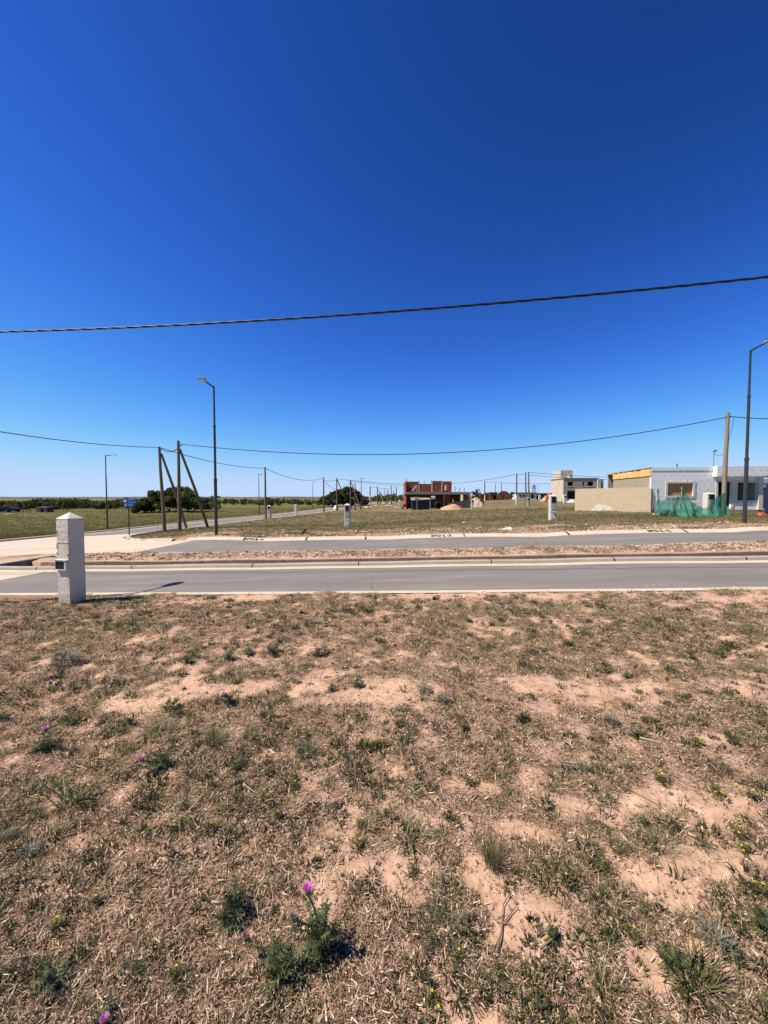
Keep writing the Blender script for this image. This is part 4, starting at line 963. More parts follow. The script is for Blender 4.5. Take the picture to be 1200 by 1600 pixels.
#@@PART3
# ------------------------------------------------------------------ brick house under construction
def origin_px(px, py, Y):
    q = at(px, py, Y); return q
BO = at(634, 794, 80.0); BA = 0.0
gx = lambda px, py: face(px, py, BO, BA)
bh = empty('brick_house', (BO.x, BO.y, BO.z-.15), BA, 'two storey red hollow brick shell of a house with bare concrete slab, no roof', 'house')
BZ0 = BO.z-.15
def rect(x0, x1, yt, yb): (a, t), (b, u) = gx(x0, yt), gx(x1, yb); return a, b, u, t
def loc_face(px, py): x, z = face(px, py, Vector((BO.x, BO.y, BZ0)), BA); return x, z
L0 = lambda px, py: loc_face(px, py)
xa = L0(634, 760)[0]; xb = L0(706, 760)[0]; xr = L0(731, 770)[0]
zs0 = L0(650, 772.5)[1]; zs1 = L0(650, 768.8)[1]; ztop = L0(650, 752)[1]; zlow = L0(660, 756)[1]
MB().box(xa-.2, xr+.15, -.9, 9, zs0, zs1).build('floor_slab', M['slab'], bh)
h1 = (L0(666, 760)[0], L0(672, 760)[0], zs1+.35, L0(668, 756.5)[1]-.0)
win = (L0(695, 760)[0], L0(698.6, 760)[0], L0(696, 766.5)[1], L0(696, 757)[1])
xc, xd, xe = L0(655.5, 760)[0], L0(675, 760)[0], L0(690, 760)[0]
MB().wall(xa, xc, zs1, ztop, 1.6, 1.8, []).build('upper_wall', M['brick'], bh)
MB().wall(xc, xd, zs1, zlow, .9, 1.1, [(h1[0], h1[1], zs1+.5, zlow-.02)]).build('upper_wall', M['brick'], bh)
MB().wall(xd, xe, zs1, L0(680, 751.5)[1], -.15, .05, []).build('upper_wall', M['brick'], bh)
MB().wall(xe, xb, zs1, L0(700, 752)[1], .2, .4, [win]).build('upper_wall', M['brick'], bh)
MB().box(xa, xa+.18, .0, 8.5, zs1, ztop).build('upper_wall', M['brick'], bh)
MB().wall(xa, xb, zs1, zlow+.25, 7.6, 7.8, [(win[0]-.25, win[1]+.9, win[2]-.1, win[3]), (2.0, 3.0, zs1, zs1+2)]).build('upper_wall', M['brick'], bh)
MB().box(xb-.18, xb, .41, 7.5, zs1, ztop-.1).build('upper_wall', M['brick'], bh)
for px in (634.8, 655.2, 675, 690.3): x = L0(px, 760)[0]; MB().box(x-.11, x+.11, (-.20 if px > 670 else .85), (.04 if px > 670 else 1.05), zs1+.001, ztop-.1).build('tie_column', M['render_pale'] if px > 640 else M['render_grey'], bh)
for px, top in ((634.3, 747), (637, 748), (655.3, 749.5), (663.3, 750.5), (674.5, 749), (690, 749)): x, z1 = L0(px, top); MB().tube([(x, .5, ztop-.8), (x, .5, z1)], .04, 5).build('rebar', M['iron'], bh)
for px in (712.5, 719.5, 727): x, z1 = L0(px, 759.5 if px < 715 else 761.5); MB().tube([(x, 1, zs1), (x, 1, z1)], .055, 5).build('rebar', M['iron'], bh)
gd = L0(672, 775)
MB().wall(xa, xb, -.3, zs0-.002, 3.8, 4.0, [(L0(677, 780)[0], L0(684, 780)[0], L0(680, 780)[1], L0(680, 775)[1])]).build('ground_wall', M['brick'], bh)
MB().wall(xb, xr, -.3, zs0-.001, 7.6, 7.8, [(L0(709, 780)[0], L0(711.5, 780)[0], .9, zs0-.6), (L0(717, 780)[0], L0(719.5, 780)[0], .9, zs0-.6)]).build('ground_wall', M['brick'], bh)
MB().box(L0(725.5, 780)[0], xr, 0, .9, -.3, zs0-.001).build('brick_pier', M['brick'], bh); MB().box(L0(693, 780)[0], L0(695, 780)[0], -.1, .3, -.3, zs0-.001).build('tie_column', M['slab'], bh)
MB().box(L0(697, 780)[0], L0(705, 780)[0], 1.0, 1.2, -.3, zs0-.001).build('ground_wall', M['brick'], bh)
MB().box(xa, xa+.2, .2, 8.5, -.3, zs0-.001).build('ground_wall', M['brick'], bh)
wp = MB(); x, z = L0(647, 765); wp.box(-.14, .14, -.02, .02, -1.0, 1.0); o = wp.build('leaning_board', M['bag'], bh); o.location = (x, .4, zs1+.75); o.rotation_euler = (0, .65, 0); o.scale = (1.2, 1, .8)
x, z = L0(651.3, 760); MB().box(x-.06, x+.06, .2, .3, zs1, zs1+1.7).build('prop', M['wood_pale'], bh)
# site store in front
so0 = at(644, 793.5, 73); so0.z = Tz(so0.x, so0.y); sh = empty('site_shelter', so0, 0, 'navy tarpaulin shelter with flat pale roof sheets in front of the brick house', 'shelter')
K = 73/FPX
MB().box(0, 28*K, 0, 2.6, 0, 14*K).build('tarpaulin', M['navy'], sh)
MB().add([(-.15, -.2, 14.6*K), (29*K, -.2, 16*K), (29*K, 2.8, 18*K), (-.15, 2.8, 18*K), (-.15, -.2, 15.2*K), (29*K, -.2, 16.8*K), (29*K, 2.8, 19*K), (-.15, 2.8, 19*K)], [(0, 3, 2, 1), (4, 5, 6, 7), (0, 1, 5, 4), (1, 2, 6, 5), (2, 3, 7, 6), (3, 0, 4, 7)]).build('roof_sheet', M['slab'], sh)
MB().box(3*K, 11*K, .2, 2, 19.2*K, 19.9*K).build('loose_sheet', M['render_pale'], sh)
for x in (7*K, 27.4*K): MB().box(x, x+.12, -.25, -.13, 0, 14.6*K).build('post', M['wood_pale'], sh)
dp = at(685.5, 793, 74); dp.z = Tz(dp.x, dp.y); o = empty('concrete_pipe', dp, 0, 'dark concrete pipe standing on edge beside the tarpaulin shelter', 'pipe')
b = MB(); n = 20
for r, y in ((.72, 0), (.72, 1.2), (.5, 1.2), (.5, 0)): pass
vs = [(math.cos(2*PI*j/n)*r, y, .70+math.sin(2*PI*j/n)*r) for r, y in ((.70, 0), (.70, 1.2), (.52, 1.2), (.52, 0)) for j in range(n)]
b.add(vs, [(i*n+j, i*n+(j+1) % n, ((i+1) % 4)*n+(j+1) % n, ((i+1) % 4)*n+j) for i in range(4) for j in range(n)], True); b.build('ring', M['mesh_black'], o); MB().lathe([(.01, 0), (.52, 0), (.52, .02), (.01, .02)], 20).build('dark_fill', M['mesh_black'], o).matrix_local = Matrix.Translation((0, 1.0, .70)) @ Matrix.Rotation(PI/2, 4, 'X')  # added dark disc fills the bore so the mouth reads dark
def heap(px0, px1, yt, yb, name, label, m, cat, seed=1, Yd=None):
    c = P((px0+px1)/2, yb) if Yd is None else at((px0+px1)/2, yb, Yd); c.z = Tz(c.x, c.y); w_ = (px1-px0)/FPX*c.y/2; h = (yb-yt)/FPX*c.y
    n = 28; V = []; 
    for i in range(n):
        for j in range(n):
            x, y = -1+2*i/(n-1), -1+2*j/(n-1); r = math.hypot(x, y)
            z = max(0, 1-r**1.3*(1+.5*(float(vnoise(np.array(x*2+seed), np.array(y*2.)))-.5)))*(.75+.5*float(vnoise(np.array(x*3+seed*5), np.array(y*3+2.))))
            V.append((x*w_, y*w_*.7, z*h*1.05-.06))
    F = np.array([(i*n+j, (i+1)*n+j, (i+1)*n+j+1, i*n+j+1) for i in range(n-1) for j in range(n-1)])
    o = np_mesh(name, np.array(V), F, m, smooth=True); o.location = c; return tag(o, label, cat)
heap(688, 725, 787, 796, 'sand_heap', 'peach coloured sand heap in front of the brick house', M['sandheap'], 'sand heap', 2)
heap(843, 862, 775.5, 783, 'sand_heap', 'pale sand heap beside the small orange machine', M['sandheap'], 'sand heap', 5)
heap(884, 904, 779.5, 785, 'rubble_heap', 'white heap of bags before the garage opening of the grey house', M['bag'], 'heap', 7)
heap(733, 757, 781, 797, 'rubble_heap', 'heap of rubble and broken brick at the right edge of the brick house plot', M['rock'], 'heap', 9, 74)
o = MB().box(-.9, .9, -.6, .6, 0, 1.3).build('brick_stack', M['brick'], loc=on(at(748, 789, 76).x, 76, 0)); tag(o, 'stack of red hollow bricks beside the rubble right of the brick house', 'brick stack')
# black mesh fence of the plot
f0 = at(700, 792, 77); f1 = at(735, 792, 72); fn = empty('mesh_fence', on(f0.x, f0.y), math.atan2(f1.y-f0.y, f1.x-f0.x), 'black mesh fence sagging along the right front of the brick house plot', 'fence'); lf_ = math.hypot(f1.x-f0.x, f1.y-f0.y)
n = 20; V = []
for i in range(n+1):
    for j in range(5):
        x = lf_*i/n; top = 1.0+.7*(i/n)+.08*math.sin(i*1.7); V.append((x, .08*math.sin(i*.9+j), top*j/4))
F = np.array([(i*5+j, (i+1)*5+j, (i+1)*5+j+1, i*5+j+1) for i in range(n) for j in range(4)]); np_mesh('mesh', np.array(V), F, M['mesh_black'], parent=fn)
for i in range(4): MB().tube([(lf_*i/3, 0, -.2), (lf_*i/3, 0, 1.2+.6*i/3)], .05, 6).build('post', M['iron'], fn)
# red concrete mixer / trailer at the left of the shell
def mixer(px, py, Y, s, label):
    c = at(px, py, Y); c.z = Tz(c.x, c.y); o = empty('concrete_mixer', c, .3, label, 'machine')
    MB().lathe([(.02, -.5), (.35, -.5), (.55, -.1), (.55, .15), (.3, .62), (.26, .62)], 14).build('drum', M['red'], o).location = (0, 0, 1.15*s)
    dr_ = o.children[0]; dr_.rotation_euler = (.7, .3, 0); dr_.scale = (s, s, s)
    for x in (-.5, .5): MB().tube([(x*s, -.5*s, 0), (x*s*.7, 0, 1.0*s), (x*s, .5*s, 0)], .05, 6).build('leg', M['steel'], o)
    MB().box(-.6*s, -.2*s, -.2*s, .3*s, .35*s, .8*s).build('engine_cover', M['red'], o)
    for x in (-.55, .55):
        w_ = MB().lathe([(.05, -.06), (.25, -.06), (.25, .06), (.05, .06)], 12).build('wheel', M['tyre'], o); w_.location = (x*s, .3*s, .25); w_.rotation_euler = (0, PI/2, 0)
    return o
mixer(633, 793, 77, .85, 'red concrete mixer at the dark left corner of the brick house')
mixer(858.5, 783, 92, 1.25, 'orange red mixer behind the white pillar, on the sand heap')
for k, px in enumerate((571, 575, 579, 588, 592, 597, 603, 607, 611, 616, 619)):
    c = P(px+random.uniform(-1, 1), 793+random.uniform(-2, 1.2)); rubble(c, random.uniform(.3, .55), 'rubble_lump', 'pale lump of rubble in the row dumped left of the brick house', M['rock'], k+1, group='row of rubble lumps left of the brick house')
for k, (px, py, s, lab) in enumerate([(648, 794.5, .45, 'white lump of rubble under the tarpaulin shelter'), (662, 794, .35, 'small white lump of rubble right of the shelter post'), (600, 788, .6, 'pale rubble at the foot of the propped distant pole'), (610, 787.5, .55, 'pale rubble behind the row, left of the brick house'), (632, 795, .4, 'pale debris next to the grey plot pillar')]):
    rubble(P(px, py), s, 'rubble_lump', lab, M['rock'], 20+k)
rubble(P(795, 829), .22, 'white_rock', 'flat white rock lying in the grass just above the far kerb', M['bag'], 4, 'rock', .45)
rubble(P(725, 817.5), .16, 'white_rock', 'small pale stone in the far lot, above the white rock to its left', M['rock'], 6, 'rock', .35)
o = empty('fallen_post', P(471, 836), .5, 'short dark broken post leaning from the earth above the far kerb', 'post'); MB().tube([(-.15, 0, -.1), (.05, 0, .10), (.22, .1, .26)], [.10, .09, .06], 8).build('stump', M['bark'], o); 
for k, (px, py, s) in enumerate([(352, 836.5, .15), (366, 834, .14), (376, 836, .12), (455, 833, .08)]):
    rubble(P(px, py), s, 'earth_clod', ['brown clod beside the tall street lamp foot', 'brown clod above the left lot number', 'small clod above the left lot number', 'small clod left of the broken post'][k], M['sandheap'], 30+k, 'clod', .5)
rubble(P(315, 821+19), .0001+.14, 'earth_clod', 'pale clod on the kerb verge below the two braced poles', M['rock'], 37, 'clod', .5)
# ------------------------------------------------------------------ grey two storey house
GO = at(880, 783, 103); GA = -.04
gh = empty('grey_house', (GO.x, GO.y, GO.z-.2), GA, 'grey rendered two storey house with a pale roof tower and dark openings, unfinished', 'house'); GV = Vector((GO.x, GO.y, GO.z-.2))
G = lambda px, py: face(px, py, GV, GA)
def gr_(x0, x1, yt, yb): return G(x0, 760)[0], G(x1, 760)[0], G((x0+x1)/2, yb)[1], G((x0+x1)/2, yt)[1]
zt_ = G(905, 748)[1]; xg1 = G(934.5, 760)[0]
holes = [gr_(887, 895.5, 752.8, 759.3), gr_(910.3, 913, 752.8, 759.3), gr_(918, 927, 752.6, 759.3), gr_(886.5, 905, 767, 779.5)]
MB().wall(0, xg1, -.3, zt_, 0, .2, holes).build('front_wall', M['render_grey'], gh)  # front in the darker render: its shade is put into the colour
MB().box(0, .2, .201, 8.5, -.3, zt_).build('side_wall', M['render_pale'], gh); MB().box(xg1-.2, xg1, .201, 8.5, -.3, zt_).build('side_wall', M['render_grey'], gh)  # left wall in pale render: the sunlight on it is put into the colour
MB().box(.2, xg1-.2, .201, 8.5, zt_-.3, zt_-.05).build('roof_slab', M['slab'], gh); MB().box(.2, xg1-.2, 2.5, 2.6, -.3, zt_-.3).build('inner_wall', M['darkinside'], gh)
MB().box(G(896, 755)[0], G(926, 755)[0], -.04, -.003, holes[0][2], holes[0][3]).build('window_band', M['render_grey'], gh) if False else None
for h in holes[:3]: MB().box(h[0]-.15, h[1]+.15, -.06, -.003, h[2]-.22, h[2]-.02).build('window_sill', M['render_pale'], gh)
MB().box(-.15, xg1+.2, -.12, 8.6, zt_+.002, zt_+.22).build('parapet', M['slab'], gh)
x0, x1 = G(877.5, 740)[0]+.6, G(896.5, 740)[0]+.6; MB().box(x0, x1, 2, 7.5, zt_+.222, G(886, 735.5)[1]+.25).build('roof_tower', M['render_pale'], gh)
MB().box(G(891.5, 745)[0], G(895, 745)[0], .6, 1.9, zt_+.222, zt_+1.0).build('vent_block', M['render_pale'], gh)
MB().box(G(933, 755)[0]-.1, G(937, 755)[0], -.6, -.13, -.3, zt_-.15).build('chimney', M['render_pale'], gh); MB().box(G(937, 755)[0]+.002, G(942, 755)[0], -.3, 1.5, -.3, zt_-.2).build('chimney', M['slab'], gh)
# ------------------------------------------------------------------ far houses
def low_house(px0, px1, yt, yb, Y, m, label, gable=False, openings=(), roof='slab'):
    c = at(px0, yb, Y); c.z = Tz(c.x, c.y)-.3; o = empty('far_house', c, 0, label, 'house'); k = Y/FPX; w_ = (px1-px0)*k; h = CAMH+ray(px0, yt)[1]*Y-c.z
    hs_ = [((a-px0)*k, (b-px0)*k, h-(b2-yt)*k, h-(t2-yt)*k) for a, b, t2, b2 in openings]
    hw_ = h*.72 if gable else h
    MB().wall(0, w_, 0, hw_, 0, .2, hs_).build('wall', M[m], o); MB().box(.0, .2, .201, 7, 0, hw_).build('wall', M[m], o); MB().box(w_-.2, w_, .201, 7, 0, hw_).build('wall', M[m], o); MB().box(.2, w_-.2, 3, 3.1, 0, hw_-.3).build('inner_wall', M['darkinside'], o)
    if gable:
        vs = [(0, 0, hw_), (w_*.25, 0, h*.95), (w_*.5, 0, h), (w_*.8, 0, h*.93), (w_, 0, hw_)]; m_ = MB(); m_.add([(x, y, z) for y in (0, .2) for x, _, z in vs], [(0, 1, 2, 3, 4), (9, 8, 7, 6, 5)]+[(i, i+5, i+6, i+1) for i in range(4)]); m_.build('gable', M[m], o)
    else: MB().box(-.2, w_+.2, -.25, 7.2, h+.002, h+.25).build('roof', M[roof], o)
    return o
low_house(750, 764, 772.5, 781, 135, 'brick', 'low red brick house left of the whitewashed distant pole', openings=[(754, 757, 775, 779)])
low_house(765, 777, 770, 781, 140, 'brick', 'red brick house with raised white edge, middle of the far row', openings=[(771, 775, 774, 781)])
low_house(778, 796, 767, 780, 145, 'brick', 'largest red brick house of the far row, with a gable', True, openings=[(783, 788, 774, 781)])
low_house(808.5, 838, 770.5, 778.5, 150, 'pillar_white', 'low white house with dark flat roof far behind the tall poles', openings=[(811.5, 814, 773, 776), (817, 820, 773, 776), (830, 834, 772, 779)], roof='navy')
low_house(842, 871, 771.5, 779, 150, 'darkinside', 'low dark house with white gable end left of the grey house', roof='darkwall')
low_house(723, 735, 771, 783, 112, 'tanblock', 'tan block garden building behind the brick house', openings=[(728, 732, 775, 783)])
# lattice mast
c, H = tallpx(834.3, 778.5, 757.5, 155); o = empty('lattice_mast', c, .4, 'grey lattice mast with crossbars far behind the low white house', 'mast')
b = MB(); w0, w1_ = .9, .15
cs = lambda z: [(sx*(w0+(w1_-w0)*z/H), sy*(w0+(w1_-w0)*z/H), z) for sx, sy in ((-1, -1), (1, -1), (1, 1), (-1, 1))]
for k in range(4): b.tube([cs(0)[k], cs(H)[k]], .09, 4)
zz = [H*f for f in (0, .2, .38, .54, .68, .8, .9, 1)]
for a_, b__ in zip(zz[:-1], zz[1:]):
    for k in range(4): b.tube([cs(a_)[k], cs(b__)[(k+1) % 4]], .05, 4)
b.build('frame', M['steel'], o)
for z in (H*.78, H*.9): MB().tube([(-1.4, 0, z), (1.4, 0, z)], .09, 5).build('crossarm', M['steel'], o)

# ------------------------------------------------------------------ trees
def leafmesh(name, parts_, parent=None, m='leaf_far'):
    V, F, C = parts_; return np_mesh(name, V, F, M[m], C, parent=parent)
def crown(clumps, per, size, cols, rng, flat=.8):
    """clumps: (x,y,z,r); leaf sized quads spread through every clump"""
    P_ = []; Rr = []
    for x, y, z, r in clumps:
        n = int(per*r*r); d = rng.normal(size=(n, 3)); d /= np.linalg.norm(d, axis=1)[:, None]; d *= (rng.random(n)**.45)[:, None]*r; d[:, 2] *= flat
        P_.append(d+[x, y, z]); Rr.append(np.full(n, rng.random()))
    p = np.concatenate(P_); tone = np.concatenate(Rr); n = len(p)
    a = rng.normal(size=(n, 3)); a /= np.linalg.norm(a, axis=1)[:, None]; b = np.cross(a, rng.normal(size=(n, 3))); b /= np.linalg.norm(b, axis=1)[:, None]
    s = size*(.6+.8*rng.random(n))[:, None]
    V = np.stack([p-a*s-b*s*.45, p+a*s*.2-b*s*.55, p+a*s+b*s*.25, p-a*s*.3+b*s*.55], 1).reshape(-1, 3)
    F = np.arange(n*4).reshape(n, 4)
    c0, c1 = np.array(cols[0]), np.array(cols[1]); k = np.clip(tone*.6+rng.random(n)*.4, 0, 1)[:, None]; C = np.repeat(c0*(1-k)+c1*k, 4, 0)
    return V, F, C
def make_tree(loc, H, W, label, seed, cols=((.028, .04, .016), (.075, .09, .035)), trunks=1, per=None, leaf=.22, low=.25, group=None, name='tree', shape=1.0):
    rng = np.random.default_rng(seed); o = empty(name, loc, 0, label, 'tree', group)
    cl = []; nC = 26
    for i in range(nC):
        th = rng.random()*2*PI; rr = math.sqrt(rng.random())*W/2*.8; f = rng.random()
        zmax = H*(1-.55*(rr/(W/2))**2*shape); zmin = H*low
        z = zmin+(zmax-zmin)*f; r = (.10+.10*rng.random())*min(W, H*1.4); cl.append((rr*math.cos(th), rr*math.sin(th)*.9, min(z, H-r*.7), r))
    leafmesh('crown', crown(cl, per or 60/(leaf*leaf)*.05, leaf, cols, rng), o)
    b = MB()
    for t in range(trunks):
        x0 = (t-(trunks-1)/2)*W*.55/max(trunks-1, 1)*(.8+.4*rng.random()) if trunks > 1 else 0; y0 = rng.normal()*.1*W if trunks > 1 else 0
        r = H*.028
        for q in range(3 if trunks == 1 else 2):
            g = cl[rng.integers(nC)]; b.tube([(x0, y0, -.2), (x0+rng.normal()*.06*W, y0, H*.25), (x0*.6+g[0]*.4, y0*.6+g[1]*.4, H*.5), (x0*.4+g[0]*.6, g[1]*.7, H*.7)], [r, r*.8, r*.5, r*.15], 6)
    b.build('trunk', M['bark'], o)
    return o
# the large bush behind the braced poles and its neighbours
c = P(272, 799.5); K = c.y/FPX
o = empty('wide_tree', c, 0, 'wide dark green many stemmed tree behind the two braced poles', 'tree'); rng = np.random.default_rng(5); cl = []
top = [(222, 789), (230, 780), (240, 772), (250, 764), (262, 759), (272, 758), (280, 756), (287, 753), (293, 756), (300, 764), (310, 768), (318, 771), (320, 782)]
for i in range(190):
    px = rng.uniform(222, 320); yt = np.interp(px, [t[0] for t in top], [t[1] for t in top]); yb = 795 if px > 243 else 796
    r = rng.uniform(.5, 1.0)*8*K; yy = yt+8+(yb-yt-11)*rng.random()**1.1
    cl.append(((px-272)*K, rng.normal()*16*K, (799.5-max(yy, yt+5))*K, r))
leafmesh('crown', crown(cl, 230, .22, ((.032, .05, .014), (.21, .24, .075)), rng), o)
b = MB()
for px in (233, 237, 241, 246, 258, 262, 266, 275, 284, 290, 298, 306): 
    x = (px-272)*K; b.tube([(x, rng.normal()*1.2, -.2), (x+rng.normal()*.3, 0, 1.2), (x+rng.normal()*.8, rng.normal(), 3.0)], [.14, .1, .05], 6)
b.build('trunk', M['bark'], o)
c = P(337, 799); make_tree(c, 29*c.y/FPX, 22*c.y/FPX, 'small feathery olive tree behind the tall street lamp', 8, ((.085, .10, .048), (.19, .20, .09)), leaf=.15, low=.08, shape=.9)
c = P(541, 791); K = c.y/FPX; o = empty('wide_tree', c, 0, 'rounded dark bush behind the distant braced poles and blue sign', 'tree'); rng = np.random.default_rng(15); cl = []
top = [(500, 783), (506, 776), (515, 770), (525, 764), (535, 761), (545, 760), (555, 762), (562, 766), (566, 776), (572, 779)]
for i in range(150):
    px = rng.uniform(502, 572); yt = np.interp(px, [t[0] for t in top], [t[1] for t in top]); r = rng.uniform(.5, 1.0)*6*K; yy = yt+4+(786-yt-4)*rng.random()
    cl.append(((px-541)*K, rng.normal()*12*K, (791-yy)*K, r))
leafmesh('crown', crown(cl, 190, .27, ((.026, .042, .013), (.12, .15, .045)), rng), o); MB().tube([(0, 0, -.2), (.2, 0, 2.5)], [.3, .1], 7).build('trunk', M['bark'], o)
# blue sign before that bush
c, H = tallpx(522, 797, 781); o = empty('street_sign', c, 0, 'small blue street sign in front of the rounded dark bush', 'sign'); MB().tube([(0, 0, 0), (0, 0, H)], .06, 6).build('post', M['steel'], o); MB().box(-.3, .9, -.1, -.04, H-.55, H).build('sign_plate', M['sign_blue'], o)
# treeline: prototypes copied
protos = []
for k in range(5):
    t = make_tree((0, 0, 0), 4.4, [5.2, 6.4, 4.6, 7.0, 5.6][k], None, 40+k, ((.046, .064, .02), (.17, .195, .07)) if k < 3 else ((.06, .072, .026), (.18, .19, .075)), leaf=.26, low=.12); protos.append(t)
used = [False]*5
TG = {'left': 'trees of the dark line beyond the left field', 'mid': 'trees of the far line beyond the side street', 'centre': 'distant trees behind the poles and brick house'}
def put_tree(px, yb, yt, kind, where, label=None, Y=None):
    c = P(px, yb) if Y is None else on(ray(px, yb)[0]*Y, Y); h = CAMH+ray(px, yt)[1]*c.y-c.z
    t = protos[kind]
    if used[kind]: t = copy_tree(t)
    used[kind] = True
    t.location = c; t.rotation_euler = (0, 0, random.uniform(0, 6)); s = h/4.4; t.scale = (s*random.uniform(.9, 1.25),)*2+(s,)
    t['label'] = label or {'left': 'dark green low tree in the line beyond the left field', 'mid': 'dark shrubby tree in the far line beyond the side street', 'centre': 'distant dark tree beyond the poles left of or behind the brick houses'}[where]
    t['category'] = 'tree'; t['group'] = TG[where]
lx = -4
while lx < 236:
    big = vnoise(np.array(lx*.045), np.array(1.)); yt = 784.5-8.0*float(big)+random.uniform(-1, 1.5)
    if 60 < lx < 76: yt = min(yt, 777.5)
    put_tree(lx, 795.2+random.uniform(-1.2, 1.2), yt, random.randrange(5), 'left'); lx += random.uniform(5.0, 8.5)
for px in range(150, 236, 9): put_tree(px+random.uniform(-3, 3), 791, 780+random.uniform(0, 3), random.randrange(5), 'left')
lx = 322
while lx < 512:
    put_tree(lx, 788.5+random.uniform(-1.5, 1.2), 778.5+random.uniform(-1, 3.2), random.randrange(5), 'mid'); lx += random.uniform(5.5, 9)
put_tree(420, 793, 776, 2, 'mid', 'darker round tree just right of the wooden pole, in the field'); put_tree(464, 788, 779, 1, 'mid', 'small pale stemmed tree above a pale pillar in the field')
for px, yb in ((435, 790), (485, 789.5), (497, 790), (441, 787)): put_tree(px, yb, yb-6, 0, 'mid', 'low dark shrub standing free in the field beyond the side street')
for px in (568, 574, 583, 588, 593, 604, 609, 613, 618, 623, 629, 598): put_tree(px+random.uniform(-2, 2), 783+random.uniform(-1, 1), 772+random.uniform(-2, 4), random.randrange(5), 'centre')
for px in (708, 716, 740, 744, 800, 822, 846, 852, 866, 940, 950): put_tree(px+random.uniform(-2, 2), 780, 772.5+random.uniform(-2, 3), random.randrange(5), 'centre', Y=190)
c = on(ray(744, 780)[0]*128, 128); make_tree(c, 4.2, 3.2, 'palm like dark tree left of the low red brick house', 61, leaf=.22); c = on(ray(799.5, 780)[0]*140, 140); make_tree(c, 3.6, 2.0, 'slim dark conifer right of the largest brick house', 62, leaf=.22)
for k in range(5):
    if not used[k]: put_tree(230-k*4, 794, 783, k, 'left')
# ------------------------------------------------------------------ things at the edge of the left field
def car(px, py, Y, label, paint, ang):
    c = on(ray(px, py)[0]*Y, Y, .0); o = empty('parked_car', c, ang, label, 'car')
    prof = [(-2.1, .35), (-2.15, .8), (-1.7, .95), (-1.0, 1.02), (-.45, 1.45), (1.0, 1.48), (1.7, 1.0), (2.1, .9), (2.15, .4)]
    b = MB(); n = len(prof); vs = [(x, y, z) for y in (-.82, .82) for x, z in prof]; b.add(vs, [tuple(range(n)), tuple(range(2*n-1, n-1, -1))]+[(i, i+n, (i+1) % n+n, (i+1) % n) for i in range(n)]); b.build('body', M[paint], o, bevel=.05)
    for y in (-.835, .835): MB().add([(-.85, y, 1.02), (-.4, y, 1.38), (.95, y, 1.4), (1.45, y, 1.02)], [(0, 1, 2, 3)]).build('side_window', M['glass'], o)
    for x in (-1.35, 1.35):
        for y in (-.8, .8):
            w_ = MB().lathe([(.02, -.1), (.33, -.1), (.34, 0), (.33, .1), (.02, .1)], 14).build('wheel', M['tyre'], o); w_.location = (x, y, .33); w_.rotation_euler = (PI/2, 0, 0)
    return o
car(6, 800, 88, 'dark car parked at the far left edge of the field, below the trees', 'carpaint', .2); car(16.5, 799, 92, 'dark car with pale windows parked beside a shed at the left field edge', 'carpaint', 2.9)
def hut(px, py, Y, w_, h, m, label, roof='darkwall'):
    c = on(ray(px, py)[0]*Y, Y); o = empty('field_hut', c, .1, label, 'hut'); MB().wall(-w_/2, w_/2, 0, h, -1, -.85, [(-.1*w_, .2*w_, 0, h*.75)]).build('front_wall', M[m], o); MB().box(-w_/2, w_/2, -.4, 1.2, 0, h).build('body', M['darkinside'], o); MB().box(-w_/2-.1, w_/2+.1, -1.1, 1.3, h+.003, h+.1).build('roof', M[roof], o); return o
hut(15.5, 798, 96, 1.9, 1.3, 'darkwall', 'small dark shed behind the parked cars at the left field edge'); hut(70, 799, 92, 2.3, 1.15, 'slab', 'grey block hut with dark doorway at the left field edge', 'slab')
rubble(P(20, 800.5), .45, 'white_drum', 'white drum beside the small dark shed in the field', M['bag'], 51, 'drum', .9); rubble(P(12, 804), .5, 'white_sheet', 'pale sheet lying on the field grass before the cars', M['rock'], 52, 'sheet', .15)
fp = P(26, 801)
for px in (26, 31, 36.5, 42, 47.5, 57, 91, 99, 104, 107):
    c = P(px, 799.5 if px < 60 else 798); o = empty('fence_post', c, 0, 'thin dark fence post along the edge of the left field', 'post', 'fence posts of the left field'); h = 1.0 if px < 60 else 1.6
    MB().tube([(0, 0, -.1), (random.uniform(-.05, .05), 0, h)], .09, 6).build('post', M['bark'], o)
c = P(246, 831); o = empty('thin_stake', c, 0, 'thin bare stake left of the leaning braced pole', 'stake'); MB().tube([(0, 0, 0), (.02, 0, 1.05)], .012, 5).build('rod', M['twig'], o)
#@@PART4
# ------------------------------------------------------------------ ground cover (nobody could count it)
def zg(x, y):
    t = y+SK*x
    return T(x, y)+((fbm(x, y, 4, 9)-.5)*.05+(fbm(x+5, y, 3, 1.3)-.5)*.09)*np.clip((6.75-t)/.6, .5, 1)
def scatter(n, y0, y1, spread=1.12, pw=1.0):
    y = y0*(y1/y0)**(RNG.random(n)**pw); x = (RNG.random(n)*2-1)*(spread*y+.35); return x, y
def pal(n, cols, w, jit=.18):
    k = RNG.choice(len(cols), n, p=np.array(w)/sum(w)); c = np.array(cols)[k]; return c*(1+(RNG.random((n, 1))-.5)*2*jit)
